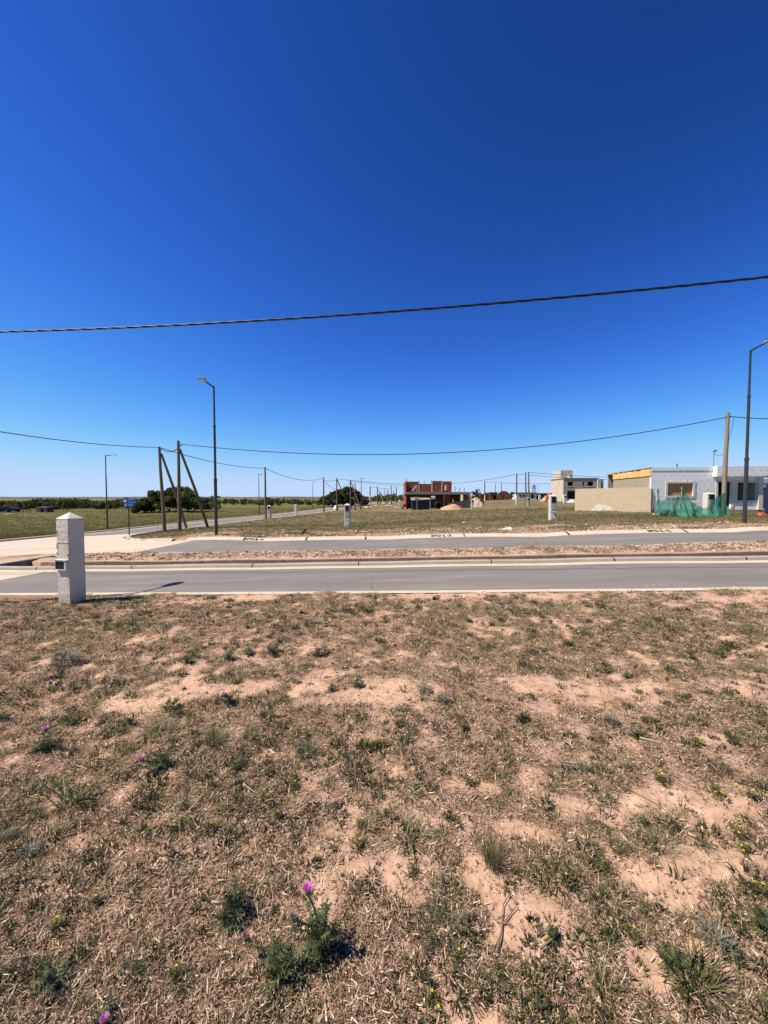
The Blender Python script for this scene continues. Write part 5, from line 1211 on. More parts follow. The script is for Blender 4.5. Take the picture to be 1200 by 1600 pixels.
# dry litter lying on the near lot
x, y = scatter(560000, .85, 7.2); c = cover(x, y); t = y+SK*x
keep = (RNG.random(len(x)) < (c*.80+.04)*np.clip((6.80-t)*6, 0, 1)); x, y, c = x[keep], y[keep], c[keep]; n = len(x)
sc_ = .75+.16*y
L_ = (.010+.032*RNG.random(n)**2.0)*sc_; W_ = (.0017+.0040*RNG.random(n)**1.6)*sc_
big = RNG.random(n) < .006; L_[big] *= 1.8; W_[big] *= 1.2
base = np.stack([x, y, zg(x, y)+RNG.random(n)*.010-.003], 1)
col = pal(n, [(.56, .39, .275), (.39, .25, .175), (.24, .145, .10), (.48, .345, .275), (.075, .046, .034), (.76, .61, .45)], [2.8, 3.6, 3.6, 2, 2.8, 1.9])
lit = blades(base, RNG.random(n)*2*PI, L_, W_, 1.0+.62*RNG.random(n), (RNG.random(n)-.35)*2.2, col, 2, (RNG.random(n)-.5)*2.4, .25)
V, F, C = lit; o = np_mesh('dry_litter', V, F, M['litter'], C); tag(o, 'short dry straw and leaf litter covering the reddish earth of the near lot', 'litter', kind='stuff')
# short olive grass in the litter
def tufts(cx, cy, per, Lr, Wr, lean, cols, wts, zfun, rad, curl=(.1, .9)):
    n = len(cx)*per; x = np.repeat(cx, per); y = np.repeat(cy, per); s = np.repeat(Lr, per); rr = np.repeat(rad, per)
    az = RNG.random(n)*2*PI; r = rr*np.sqrt(RNG.random(n)); x = x+r*np.cos(az); y = y+r*np.sin(az)
    tone = np.repeat(.75+.5*RNG.random(len(cx)), per)[:, None]
    b = np.stack([x, y, zfun(x, y)-.003], 1); L_ = s*(.5+.7*RNG.random(n)); tilt = lean*RNG.random(n)
    return blades(b, az+(RNG.random(n)-.5)*1.2, L_, np.repeat(Wr, per)*(.7+.6*RNG.random(n)), tilt, curl[0]+(curl[1]-curl[0])*RNG.random(n), pal(n, cols, wts)*tone, 2, (RNG.random(n)-.5)*1.2, .12)
GC = [(.15, .155, .05), (.20, .19, .07), (.10, .118, .04), (.34, .27, .14), (.24, .20, .09)]
x, y = scatter(40000, .9, 7.1); c = cover(x, y); g = greens(x, y); t = y+SK*x
far_gain = np.clip((y-2.2)/3.5, 0, .5)
keep = (RNG.random(len(x)) < np.clip(c*(.17+.8*g)+far_gain*c, 0, 1)) & (t < 6.72); x, y = x[keep], y[keep]; n = len(x)
parts_ = [tufts(x, y, 9, (.020+.028*RNG.random(n))*(.8+.13*y), (.0014+.0012*RNG.random(n))*(.8+.22*y), 1.25, GC, [4, 3, 3, 2.2, 2], zg, (.010+.02*RNG.random(n))*(.8+.15*y))]
# low forbs: small leaf rosettes
x, y = scatter(9000, .95, 6.9); c = cover(x, y); g = greens(x+3, y); keep = (RNG.random(len(x)) < np.clip(c*.35+.5*g*c+.05, 0, 1)) & (y+SK*x < 6.6); x, y = x[keep], y[keep]; n = len(x)
parts_.append(tufts(x, y, 14, (.013+.016*RNG.random(n))*(.8+.13*y), (.0045+.003*RNG.random(n))*(.8+.1*y), 1.45, [(.075, .092, .036), (.10, .11, .042), (.055, .07, .03), (.13, .13, .07)], [3, 3, 2, 1], zg, (.012+.022*RNG.random(n))*(.8+.12*y), (.0, .7)))
x, y = scatter(9500, .95, 6.9); c = cover(x, y); g = greens(x+3, y+7); keep = (RNG.random(len(x)) < np.clip(c*.15+.55*g*c+.05, 0, 1)) & (y+SK*x < 6.6); x, y = x[keep], y[keep]; n = len(x); q_ = .5+.9*RNG.random(n)**2
parts_.append(tufts(x, y, 26, (.024+.022*RNG.random(n))*(.8+.11*y)*q_, (.0042+.003*RNG.random(n))*(.8+.1*y), 1.1, [(.055, .066, .02), (.08, .088, .03), (.04, .048, .016), (.14, .12, .055)], [3, 3, 2, .8], zg, (.016+.03*RNG.random(n))*(.8+.1*y)*q_, (.0, .9)))
x, y = scatter(1500, 1.0, 6.8); c = cover(x, y); g = greens(x+11, y+3); keep = (RNG.random(len(x)) < np.clip(.12+.75*g, 0, 1)*(.25+.75*c)) & (y+SK*x < 6.5); x, y = x[keep], y[keep]; n = len(x); q_ = .5+.8*RNG.random(n)**2
parts_.append(tufts(x, y, 60, (.030+.022*RNG.random(n))*(.8+.09*y)*q_, (.0050+.004*RNG.random(n))*(.8+.09*y), 1.05, [(.05, .062, .018), (.08, .09, .03), (.03, .038, .013), (.135, .14, .055)], [3, 3, 2.5, 1], zg, (.022+.035*RNG.random(n))*(.8+.1*y)*q_, (-.2, 1.0)))
V, F, C = merge(parts_); tag(np_mesh('short_grass', V, F, M['leaf'], C), 'sparse short olive grass and tiny weeds growing through the dry litter', 'grass', kind='stuff')
# grass of the far lot and the verge of the field
n = 52000; t = 16.3+(62-16.3)*RNG.random(n)**1.9; x = (RNG.random(n)*2-1)*(t*1.08+2); y = t-SK*x
n3_ = fbm(x*.8, y*1.6, 5, .9); k = np.clip((t-16.1)/2.2+(n3_-.5)*3.2, 0, 1)
ok = (RNG.random(n) < .12+.88*k) & ~in_poly(x, y, conc_poly) & ~in_poly(x, y, street_poly) & ~((x > LE(y)-.3) & (x < RE(y)+.1)); x, y, t = x[ok], y[ok], t[ok]; n = len(x)
Tf = lambda a, b: T(a, b)+lift_at(a, b+SK*a)+(fbm(a, b, 4, .8)-.5)*.14*np.clip((b+SK*a-16.2)/1.5, 0, 1)
gb = np.exp(-((t-24)/4)**2)
grn = RNG.random(n) < np.clip(.25+.75*np.exp(-((t-24.5-2*fbm(x, y, 3, .3))/3.4)**2)+.25*np.clip((t-34)/20, 0, 1), 0, 1); thin = grn | (RNG.random(n) < .6); parts_ = []
for sel_, pc_, pw_ in ((grn, [(.125, .128, .04), (.165, .15, .058), (.095, .105, .034), (.28, .21, .115)], [4, 3, 2.5, 1.5]), (~grn & thin, [(.34, .25, .15), (.25, .18, .105), (.19, .15, .07), (.15, .14, .055), (.42, .32, .21)], [3, 3, 2.5, 2, 1.5])):
    a_, b_, t_ = x[sel_], y[sel_], t[sel_]; m_ = len(a_)
    parts_.append(tufts(a_, b_, 7, (.05+.07*RNG.random(m_))*(.7+.025*t_), (.006+.006*RNG.random(m_))*(.6+.04*t_), 1.4, pc_, pw_, Tf, .08+.14*RNG.random(m_)))
# rank grass along the far kerb of the side street and over the open field
n = 26000; y = 24+(115-24)*RNG.random(n)**1.7; x = LE(y)-.5-(RNG.random(n)**1.3)*(y*1.05+LE(y)-.5).clip(4, 200); n_ = len(x)
ed = np.clip((LE(y)-x)/9, 0, 1)
parts_.append(tufts(x, y, 6, (.10+.16*RNG.random(n))*(1-.5*ed)*(.8+.006*y), (.014+.012*RNG.random(n))*(.6+.018*y), 1.2, [(.13, .13, .036), (.165, .155, .05), (.10, .105, .035), (.24, .19, .09)], [4, 3.5, 2.5, 1.6], T, .2+.3*RNG.random(n)))
V, F, C = merge(parts_); tag(np_mesh('lot_grass', V, F, M['leaf_far'], C), 'low olive and straw coloured grass covering the far lot and the open field', 'grass', kind='stuff')
# weeds and clods on the median
n = 2400; x = -11+40*RNG.random(n); t = 11.42+1.2*RNG.random(n); y = t-SK*x
Tm = lambda a, b: zt(a, b+SK*a)+(fbm(a, b, 4, 3.2)-.35)*.16*np.clip(np.minimum(b+SK*a-11.33, 12.72-b-SK*a)/.2, 0, 1)
V, F, C = tufts(x, y, 8, .05+.07*RNG.random(n), .006+.006*RNG.random(n), 1.4, [(.12, .12, .05), (.30, .21, .14), (.22, .15, .10), (.085, .095, .04)], [2, 3, 3, 1.5], Tm, .05+.1*RNG.random(n))
tag(np_mesh('median_weeds', V, F, M['leaf_far'], C), 'dry scrubby weeds on the pinkish earth of the median', 'weeds', kind='stuff')
def stones(name, x, y, s, zf, cols, w, label):
    n = len(x); th = np.linspace(0, 2*PI, 6, endpoint=False)
    ring = np.stack([np.cos(th), np.sin(th)], 1); V = np.empty((n, 13, 3)); j = RNG.random((n, 13, 1))*.6+.7
    V[:, :6, :2] = ring; V[:, :6, 2] = -.4; V[:, 6:12, :2] = ring*.75; V[:, 6:12, 2] = .35; V[:, 12] = (0, 0, .6); V *= j
    a = RNG.random(n)*2*PI; ca, sa = np.cos(a)[:, None], np.sin(a)[:, None]; X = V[..., 0]*1.3; Y_ = V[..., 1]
    V[..., 0], V[..., 1] = X*ca-Y_*sa, X*sa+Y_*ca; V *= s[:, None, None]; V += np.stack([x, y, zf(x, y)], 1)[:, None]
    f = [(i, (i+1) % 6, 6+(i+1) % 6, 6+i) for i in range(6)]+[(6+i, 6+(i+1) % 6, 12, 12) for i in range(6)]
    tri = []
    for q in f:
        tri.append((q[0], q[1], q[2]));
        if q[2] != q[3]: tri.append((q[0], q[2], q[3]))
    F = (np.arange(n)*13)[:, None, None]+np.array(tri)[None]
    return tag(np_mesh(name, V.reshape(-1, 3), F.reshape(-1, 3), M['litter'], np.repeat(pal(n, cols, w), 13, 0)), label, 'clods', kind='stuff')
EC = [(.47, .32, .235), (.36, .24, .17), (.56, .44, .35), (.22, .145, .10)]
n = 5200; x = -11+36*RNG.random(n); t = 11.4+1.24*RNG.random(n); stones('median_clods', x, t-SK*x, .012+.05*RNG.random(n)**3, Tm, EC, [3, 2, 1, 2], 'pinkish earth clods lying on the median between the two roads')
n = 5000; x = -9+30*RNG.random(n); t = 16.2+2.6*RNG.random(n)**1.8; stones('verge_clods', x, t-SK*x, .012+.055*RNG.random(n)**3, Tf, EC+[(.62, .52, .44)], [3, 2, 2, 1, 1], 'pale clods and rubble crumbs along the verge above the far kerb')
x, y = scatter(9000, .9, 6.7); stones('near_clods', x, y, (.002+.008*RNG.random(len(x))**3)*(.8+.3*y), zg, EC, [3, 3, 1, 3], 'small crumbs of reddish earth scattered over the near lot')

# ------------------------------------------------------------------ single plants of the near lot
def PG(px, py):
    p = P(px, py); return Vector((p.x, p.y, float(zg(np.array(p.x), np.array(p.y)))))
def wm(p, wpx): return wpx/FPX*math.hypot(p.y, CAMH-p.z)
def plant_part(name, geo, parent, m='leaf'):
    V, F, C = geo; return np_mesh(name, V, F, M[m], C, parent=parent)
def arr(v, n): return np.full(n, v, float)
def leaf_set(n, base, L, W, tilt, curl, cols, wts, rng, segs=3, az=None, jit=.2, tipw=.1, roll=.5):
    az = rng.random(n)*2*PI if az is None else az
    return blades(base, az, L*(.65+.6*rng.random(n)), W*(.7+.5*rng.random(n)), tilt[0]+(tilt[1]-tilt[0])*rng.random(n), curl[0]+(curl[1]-curl[0])*rng.random(n), pal(n, cols, wts, jit), segs, (rng.random(n)-.5)*2*roll, tipw)
def spiny(n, base, az, L, W, tilt, curl, col, rng, teeth=4):
    """lobed thistle leaves: paired spiny lobes along an arched midrib"""
    Vs = []; Fs = []; Cs = []; off = 0
    for i in range(n):
        d = np.array([math.cos(az[i]), math.sin(az[i]), 0]); sd = np.array([-math.sin(az[i]), math.cos(az[i]), 0]); p = base[i].copy(); mid = [p.copy()]; nrm = []
        for k in range(teeth*2):
            th = tilt[i]+curl[i]*k/(teeth*2); v = math.sin(th)*d+math.cos(th)*np.array([0, 0, 1.]); p = p+v*L[i]/(teeth*2); mid.append(p.copy()); nrm.append(np.cross(sd, v))
        nrm.append(nrm[-1])
        for k in range(teeth*2):
            s = (k+.5)/(teeth*2); w = W[i]*math.sin(PI*min(1, s*.85+.15))
            wr = w*(1.0 if k % 2 == 0 else .38); a, b = mid[k], mid[k+1]; up = nrm[k]*w*rng.uniform(.0, .55)
            for sg in (1, -1):
                tip = a+(b-a)*1.2+sd*sg*wr+up; Vs += [a, b, tip]; Fs.append((off, off+1, off+2)); off += 3
                cc = col[i]*rng.uniform(.8, 1.2); Cs += [cc, cc, cc*1.25]
    return np.array(Vs), np.array(Fs), np.array(Cs)
TH = [np.array((.052, .070, .024)), np.array((.080, .10, .034)), np.array((.15, .165, .068)), np.array((.030, .040, .015))]
def head_mesh(o, at_, r, open_, rng, pale=False):
    m = MB().lathe([(.01, -.2*r), (r*.75, .1*r), (r*.95, .6*r), (r*.8, 1.1*r), (.01, 1.15*r)], 10, at_)
    bo = m.build('bud', M['bud'], o)
    n = 46; base = np.repeat(np.array([[at_[0], at_[1], at_[2]+.6*r]]), n, 0); az = rng.random(n)*2*PI
    c = np.array([(.20, .19, .11)]*n); sp = blades(base+np.stack([np.cos(az)*r*.8, np.sin(az)*r*.8, (rng.random(n)-.6)*r], 1), az, arr(r*.75, n), arr(r*.16, n), .5+1.0*rng.random(n), arr(.2, n), c, 2, None, .05)
    plant_part('bract', sp, bo)
    if open_:
        n = 170; az = rng.random(n)*2*PI; q = np.sqrt(rng.random(n)); base = np.stack([at_[0]+q*r*.75*np.cos(az), at_[1]+q*r*.75*np.sin(az), arr(at_[2]+r*.95, n)], 1)
        cc = pal(n, [(.85, .26, .78), (.92, .45, .88), (.72, .18, .66)] if not pale else [(.50, .33, .36), (.42, .30, .28)], [3, 2, 1] if not pale else [1, 1], .15)
        plant_part('flower', blades(base, az, r*(.9+.35*rng.random(n)), arr(r*.15, n), q*.85, arr(.15, n), cc, 2, None, .4), o)
M['bud'] = mat('thistle bud', (.16, .17, .09), .8, noise=[(60, (.09, .11, .05), .4, .7, S1)])
def thistle(px, py, wpx, label, seed, flowers=(), n_st=4, hgt=.10, tall=1.0):
    """flowers: (px, py, height, open)"""
    rng = np.random.default_rng(seed); b = PG(px, py); o = empty('thistle', b, 0, label, 'thistle', 'thistle plants of the near lot'); w = wm(b, wpx)/2*.9
    sets = []
    for s in range(n_st):
        a0 = rng.random()*2*PI; r0 = w*.45*math.sqrt(rng.random()) if s else 0; cx, cy = r0*math.cos(a0), r0*math.sin(a0); h = w*rng.uniform(.4, .85)*tall
        n = 12; f = np.sort(rng.random(n)); az = rng.random(n)*2*PI; base = np.stack([cx+f*0, cy+f*0, h*f*.9], 1)
        sets.append(spiny(n, base, az, w*(.58-.22*f)*rng.uniform(.7, 1.2, n), w*.17*rng.uniform(.8, 1.2, n), 1.45-1.0*f+.3*rng.random(n), .7*rng.random(n), [TH[rng.integers(4)]*rng.uniform(.8, 1.2) for _ in range(n)], rng))
    V, F, C = merge(sets); np_mesh('foliage', V, F, M['leaf'], C, parent=o)
    for (fx_, fy_, hh, op) in flowers:
        a, c_ = ray(fx_, fy_); Y = b.y*.5
        Ys = np.linspace(.5, b.y*1.6, 400); zs = CAMH+c_*Ys; i = np.argmin(np.abs(zs-(b.z+hh))); t_ = Vector((a*Ys[i], Ys[i], zs[i]))-b
        r = .0105 if op else .010
        MB().tube([(0, 0, 0), (t_.x*.35, t_.y*.35, t_.z*.55), (t_.x, t_.y, t_.z-.01)], [.0042, .0035, .003], 6).build('stem', M['stemg'], o)
        n = 10; f = rng.random(n)*.8; base = np.stack([t_.x*f*.8, t_.y*f*.8, t_.z*f], 1)
        sl_ = spiny(n, base, rng.random(n)*2*PI, w*.35*rng.uniform(.7, 1.2, n), w*.08*np.ones(n), arr(.9, n), arr(.6, n), [TH[rng.integers(4)] for _ in range(n)], rng); V, F, C = sl_; np_mesh('stem_foliage', V, F, M['leaf'], C, parent=o)
        head_mesh(o, (t_.x, t_.y, t_.z-.01), r*(1.3 if op == 1 and fy_ < 1500 else .85 if op == 1 else 1), bool(op), rng, op == 2)
M['stemg'] = mat('grey green stem', (.16, .18, .09), .8)
thistle(372, 1432, 74, 'large dark thistle clump without open flower, left of the tall pink thistle near the bottom', 1, [(352, 1395, .10, 0)], 6)
thistle(440, 1520, 84, 'dark leafy thistle at the bottom with a brown bud on its left', 2, [(385, 1462, .08, 2)], 6)
thistle(500, 1478, 92, 'big thistle with the largest bright pink flower and long shadow on sand, bottom centre', 3, [(481, 1391, .27, 1), (459, 1432, .17, 2)], 6)
thistle(248, 1207, 62, 'dark thistle with one upright pink flower bud on its left, left middle of the lot', 4, [(221, 1186, .11, 1)], 6)
thistle(66, 1168, 50, 'dark thistle with small pink flower near the left edge', 5, [(72, 1139, .10, 1)], 4)
thistle(360, 1106, 40, 'thistle with small pink flower at the end of the long sand patch', 6, [(351, 1085, .09, 1)], 4)
thistle(496, 1022, 36, 'small thistle with pale pink head beyond the sand patches', 7, [(498, 1014, .08, 1)], 3)
thistle(160, 1606, 40, 'thistle with pale pink flower cut by the lower photo border', 8, [(163, 1592, .06, 1)], 3)
thistle(82, 1078, 20, 'tiny thistle with faint pink head near the left edge', 9, [(79, 1066, .06, 1)], 2)
for k, (px, py, w, lab) in enumerate([(265, 1112, 46, 'dark spiny weed above the long left sand patch'), (201, 1134, 40, 'dark spiny weed left of the long sand patch end'), (290, 1042, 34, 'dark weed between the white pillar and the left sand patch'), (357, 1030, 40, 'dark weed left of a pair above the left sand patch'),
        (384, 1022, 36, 'dark weed right of a pair above the left sand patch'), (429, 1020, 40, 'dark round weed straight above the middle of the left sand patches'), (120, 1128, 44, 'dark weed behind the small pink thistle at the left'), (6, 1122, 44, 'dark spiny weed cut by the left edge of the view'),
        (564, 1072, 38, 'flat dark weed on the middle sand patch'), (811, 1126, 36, 'dark green weed at the lower rim of the right sand patch'), (1081, 1028, 34, 'green weed left of a pair right of the sand band'), (1127, 1022, 36, 'green weed right of a pair right of the sand band'),
        (375, 1202, 42, 'weed right of the bright grass tuft, left middle of the lot'), (977, 1056, 26, 'small dark weed on the right end of the sand patch'), (860, 976, 22, 'small dark weed far out near the road, right of centre'), (512, 972, 26, 'small green weed near the road, centre left'),
        (213, 982, 26, 'small green weed near the road right of the white pillar'), (721, 1142, 34, 'dark weed below the middle sand patch'), (520, 1082, 30, 'reddish green weed on the left rim of the middle sand patch'), (445, 1092, 24, 'narrow dark weed left of the middle sand patch'),
        (734, 972, 26, 'green weed near the road right of centre'), (1140, 1008, 40, 'grey green weed patch at the right, near the road'), (1150, 1166, 40, 'bright green weed with yellow dots near the right edge'), (995, 1150, 38, 'dark green weed below the right sand patch'),
        (1196, 1455, 60, 'grey green weed cut by the right edge of the view'), (865, 1478, 40, 'leafy green weed on sand, lower right'), (70, 1548, 60, 'dark shadowed weed at the lower left corner'), (1008, 1290, 34, 'small dark weed on the big right sand patch'), (1050, 1512, 60, 'sprawling dark weed below the silvery plant, lower right')]):
    thistle(px, py, w, lab, 100+k, (), 3 if w < 34 else 4, tall=.8)
def grass_tuft(px, py, wpx, label, seed, n, Lf, Wd, cols, wts, tilt=(.1, 1.0), curl=(.1, 1.0), rad=.12, shadow=None):
    rng = np.random.default_rng(seed); b = PG(px, py); w = wm(b, wpx)/2; n = int(n*1.7); az = rng.random(n)*2*PI; a2 = az+rng.normal(size=n)*.9; r = w*.30*np.sqrt(rng.random(n)); base = np.stack([r*np.cos(a2), r*np.sin(a2), arr(-.004, n)], 1)
    L1 = w*Lf*(.30+.85*rng.random(n)**1.2); cc = pal(n, list(cols)+[(.40, .31, .18), tuple(np.array(cols[0])*.6)], list(np.array(wts)*1.0)+[.6, .8], .25)
    o = plant_part('grass_tuft', blades(base, az, L1, Wd*.55*(.6+.7*rng.random(n)), tilt[0]+(tilt[1]-tilt[0])*rng.random(n), curl[0]-.3+(curl[1]-curl[0]+.5)*rng.random(n), cc, 4, (rng.random(n)-.5)*1.6, .1), None); o.location = b
    tag(o, label, 'grass tuft', 'single grass tufts of the near lot'); return o
GREEN = [(.10, .14, .035), (.13, .17, .05), (.075, .11, .03)]; PALEG = [(.20, .21, .09), (.27, .26, .13), (.15, .165, .07)]; OLV = [(.15, .145, .045), (.20, .175, .07), (.11, .115, .038)]; STRAW = [(.58, .46, .27), (.46, .35, .20), (.65, .54, .34)]; BLUEG = [(.10, .135, .065), (.13, .165, .085), (.07, .10, .05)]
for k, (px, py, w, lab, n, Lf, Wd, cl, ti) in enumerate([
        (335, 1168, 66, 'bright green fine grass tuft left of centre', 150, 1.0, .0035, GREEN, (.0, 1.0)), (258, 1146, 80, 'thin pale radial grass tuft above the bright green one', 70, 1.0, .0025, PALEG, (.6, 1.25)), (160, 1082, 60, 'broad bladed pale grass tuft below the white pillar', 26, 1.0, .010, PALEG, (.5, 1.3)),
        (112, 1250, 90, 'bright broad bladed grass clump at the left', 60, .9, .010, GREEN, (.3, 1.3)), (86, 1232, 60, 'loose green grass left of the bright broad clump', 50, 1.0, .006, GREEN, (.3, 1.2)), (40, 1262, 60, 'small green tuft near the left edge', 60, .7, .004, GREEN, (.0, 1.0)),
        (283, 1275, 80, 'drooping pale broad leaves, left of centre in the lower half', 24, 1.0, .011, PALEG, (.7, 1.35)), (569, 1302, 46, 'pale straw tuft shining in the centre', 70, 1.1, .005, STRAW, (.0, .9)), (642, 1318, 90, 'pale green star shaped grass right of the straw tuft', 30, 1.0, .010, PALEG, (.8, 1.35)),
        (636, 1250, 66, 'pale green loose grass above the star shaped one', 36, 1.0, .007, PALEG, (.2, 1.2)), (771, 1362, 64, 'tall upright olive grass tuft right of centre', 190, 1.5, .0028, OLV, (.0, .42)), (686, 1455, 84, 'dark green grass clump on sand, lower centre', 90, 1.0, .006, BLUEG, (.2, 1.2)),
        (683, 1368, 50, 'dry whitish radial grass below the star shaped one', 44, 1.0, .004, [(.50, .42, .36), (.42, .34, .27)], (.7, 1.4)), (1034, 1322, 56, 'bluish green fine grass on the big right sand patch', 150, 1.0, .0035, BLUEG, (.2, 1.1)), (965, 1324, 46, 'olive grass left of the bluish fine tuft', 100, .9, .0035, OLV, (.1, 1.0)),
        (1098, 1318, 36, 'green grass right of the bluish fine tuft', 80, .9, .0035, BLUEG, (.2, 1.1)), (478, 1176, 58, 'bluish green grass clump in the centre left', 130, .8, .005, BLUEG, (.1, 1.0)), (930, 1256, 46, 'dark radial grass on the upper rim of the right sand', 40, 1.0, .005, BLUEG, (.6, 1.3)),
        (1105, 1340, 46, 'thin radial grass at the right', 40, 1.0, .0035, OLV, (.5, 1.3)), (886, 1436, 46, 'thin radial olive grass, lower right of centre', 40, 1.1, .0035, OLV, (.6, 1.3)), (410, 1252, 50, 'small broad bladed green grass left of the straw tuft', 24, .9, .009, GREEN, (.7, 1.3)),
        (200, 1528, 46, 'grey green spreading tuft near the lower left', 60, .9, .006, BLUEG, (.3, 1.2)), (285, 1536, 40, 'small green tuft right of the grey green one', 70, .8, .004, GREEN, (.1, 1.1)), (1085, 1540, 90, 'long bladed dark olive grass at the lower right', 80, 1.1, .008, OLV, (.2, 1.2)), (942, 1556, 50, 'upright green shoots at the lower right', 30, 1.1, .006, GREEN, (.1, .8)),
        (1165, 1560, 60, 'thin pale grass in the lower right corner', 50, 1.0, .004, PALEG, (.3, 1.2)), (655, 1065, 60, 'low grey green grass on the upper rim of the middle sand', 80, 1.0, .005, PALEG, (.8, 1.4)), (1125, 1205, 50, 'green grass at the right edge under the bright weed', 70, .9, .005, GREEN, (.2, 1.2)), (1185, 1045, 60, 'low grey green grass at the right edge', 80, 1.0, .005, PALEG, (.6, 1.3))]):
    grass_tuft(px, py, w, lab, 200+k, n, Lf, Wd*(1+.12*(P(px, py).y-1.2)), cl, [1]*len(cl), ti)
def silver(px, py, wpx, label, seed):
    rng = np.random.default_rng(seed); b = PG(px, py); w = wm(b, wpx)/2*.85; n = 420; az = rng.random(n)*2*PI; r = w*.6*np.sqrt(rng.random(n)); base = np.stack([r*np.cos(az), r*np.sin(az), rng.random(n)*w*.6], 1)
    o = plant_part('silver_weed', leaf_set(n, base, w*.24, w*.05, (.1, 1.5), (-.4, .8), [(.30, .29, .22), (.20, .20, .145), (.38, .36, .28), (.13, .12, .085)], [1, 1, 1, .7], rng, 3, az), None); o.location = b; tag(o, label, 'weed', 'silvery weeds of the near lot')
for k, (px, py, w, lab) in enumerate([(1122, 1484, 60, 'largest silvery weed, lower right on the sand'), (44, 1336, 40, 'silvery weed left edge, lower half'), (664, 1086, 36, 'silvery weed left of a pair on the middle sand patch'), (692, 1100, 34, 'silvery weed right of a pair on the middle sand patch'),
        (956, 1132, 34, 'silvery weed under the right sand patch'), (999, 1080, 18, 'tiny silvery weed at the right end of the sand patch'), (912, 1206, 30, 'silvery weed with dry stalk, right of centre'), (103, 1040, 60, 'flat silvery weed below the white pillar'), (462, 1066, 22, 'small silvery weed between the left and middle sand patch'), (1028, 1085, 16, 'tiny silvery weed far right of the sand patch'), (12, 1312, 30, 'pale silvery weed cut by the left edge')]):
    silver(px, py, w, lab, 300+k)
def yellow_plant(px, py, k, label, seed):
    rng = np.random.default_rng(seed); b = PG(px, py+9); o = empty('yellow_flower', b, 0, label, 'flower', 'small yellow flowers of the near lot'); w = wm(b, 16)
    n = 26; az = rng.random(n)*2*PI; base = np.stack([w*.3*np.cos(az)*rng.random(n), w*.3*np.sin(az)*rng.random(n), rng.random(n)*.012], 1)
    plant_part('foliage', leaf_set(n*2, np.concatenate([base, base*1.8]), w*.6, w*.10, (.2, 1.3), (-.3, .8), OLV, [1, 1, 1], rng, 2), o)
    for q in range(k):
        dx, dy = ((rng.random()-.5)*w*1.6, (rng.random()-.5)*w*1.6) if q else (0, 0); h = .035+.02*rng.random()
        f = MB(); r = .0042*(1+.22*(b.y-1.2)); np_ = 7
        for j in range(np_):
            t0 = 2*PI*j/np_; t1 = t0+.75; f.add([(dx, dy, h), (dx+r*math.cos(t0), dy+r*math.sin(t0), h+.002), (dx+r*1.15*math.cos((t0+t1)/2), dy+r*1.15*math.sin((t0+t1)/2), h+.001), (dx+r*math.cos(t1), dy+r*math.sin(t1), h+.002)], [(0, 1, 2, 3)])
        f.build('blossom', M['yellow'], o); MB().tube([(dx*.6, dy*.6, 0), (dx, dy, h)], .0012, 5).build('stalk', M['stemg'], o)
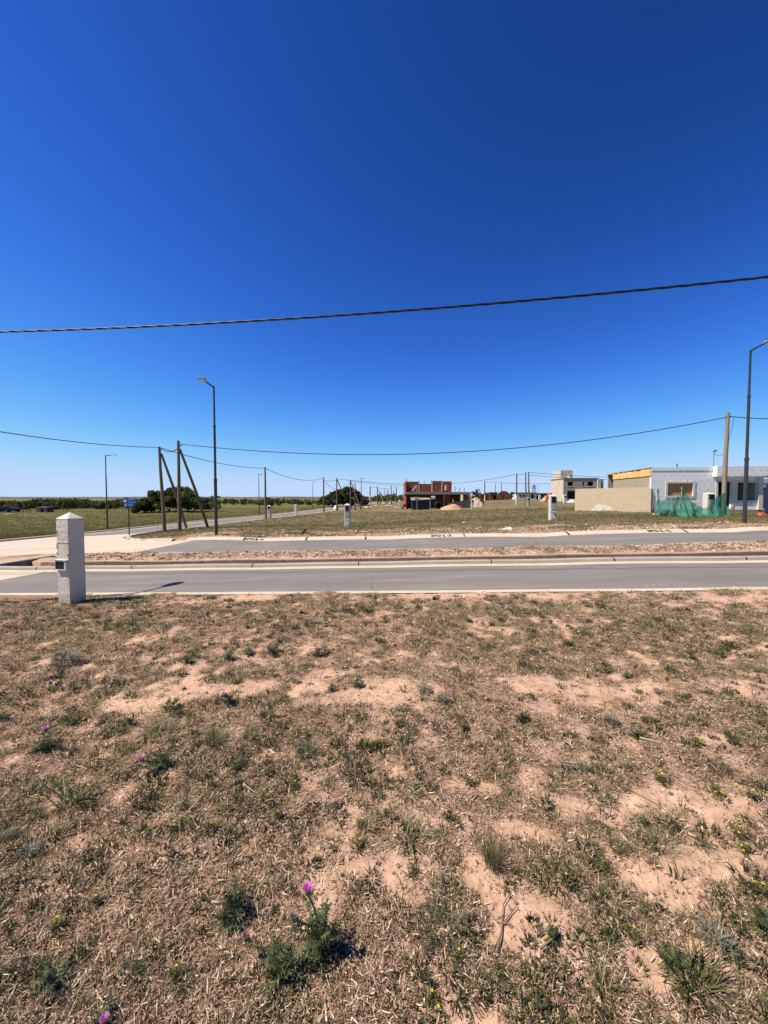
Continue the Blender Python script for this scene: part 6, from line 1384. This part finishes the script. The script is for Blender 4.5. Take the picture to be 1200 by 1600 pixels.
for k, (px, py, m_, lab) in enumerate([(150, 1406, 1, 'yellow flower on a small weed, lower left'), (90, 1445, 1, 'lone yellow flower lower left of the weed flower'), (276, 1519, 1, 'yellow flower near the bottom, right of a grey green tuft'), (587, 1160, 2, 'pair of yellow flowers in the centre'), (461, 1222, 1, 'yellow flower below the bluish centre grass'),
        (435, 1268, 1, 'yellow flower left of the straw tuft'), (330, 1288, 2, 'yellow flowers on a small weed left of the straw tuft'), (272, 1292, 2, 'two tiny yellow flowers by the drooping broad leaves'), (645, 1362, 1, 'yellow flower by the dry whitish grass'), (884, 1380, 1, 'yellow flower left of the right sand patch'),
        (717, 1492, 1, 'yellow flower right of the dark green clump, near the bottom'), (735, 1222, 3, 'cluster of yellow flowers right of the pale loose grass'), (1030, 1219, 2, 'yellow flowers above the right sand patch'), (1118, 1232, 4, 'dense cluster of yellow flowers near the right edge'), (1176, 1240, 3, 'yellow flowers touching the right edge'),
        (1155, 1297, 4, 'many yellow flowers on a round weed at the right'), (1166, 1322, 3, 'yellow flowers just below the round weed at the right'), (1191, 1384, 2, 'large yellow flower at the right edge'), (990, 1473, 1, 'lone yellow flower lower right'), (460, 1206, 2, 'faint yellow flowers under the bluish centre grass'), (1090, 1160, 3, 'yellow flowers left of the bright right weed'), (566, 1288, 1, 'yellow flower on the straw tuft'), (562, 1322, 1, 'yellow flower under the straw tuft'), (675, 1552, 2, 'yellow flowers at the bottom, right of centre')]):
    yellow_plant(px, py, m_, lab, 400+k)
def twig(pts_, r, label, m='twig'):
    q = [PG(*p)+Vector((0, 0, .012)) for p in pts_]; c = q[0].copy(); o = MB().tube([p-c for p in q], [r*(1-.6*i/(len(q)-1)) for i in range(len(q))], 6).build('twig', M[m], loc=c); tag(o, label, 'twig', 'twigs and stalks lying on the near lot')
twig([(776, 1500), (784, 1462), (786, 1425), (798, 1408)], .0038, 'forked dry brown twig on the sand, lower centre right'); twig([(786, 1455), (806, 1430), (806, 1422)], .003, 'short side piece by the forked brown twig'); twig([(756, 1425), (776, 1450), (800, 1458)], .003, 'thin grey twig crossing the forked one')
twig([(330, 1412), (362, 1410)], .006, 'pale stalk left of the big dark thistle', 'strawstalk' if 0 else 'wood_pale'); twig([(975, 1236), (1030, 1262)], .004, 'thin dark twig on the upper right sand'); twig([(1000, 1156), (1032, 1166)], .007, 'pale stick beside the dark weed, right of the sand patch', 'wood_pale'); twig([(908, 1195), (878, 1196)], .006, 'pale stick left of the silvery weed, right of centre', 'wood_pale'); twig([(402, 1266), (440, 1246)], .005, 'dark thin twig left of the straw tuft'); twig([(380, 1228), (398, 1240)], .006, 'white bone like stalk left of centre', 'wood_pale'); twig([(1050, 1345), (1062, 1380), (1075, 1395)], .005, 'dark curved twig on the big right sand patch'); twig([(845, 1500), (870, 1478)], .005, 'dark twig on sand by the leafy weed, lower right')
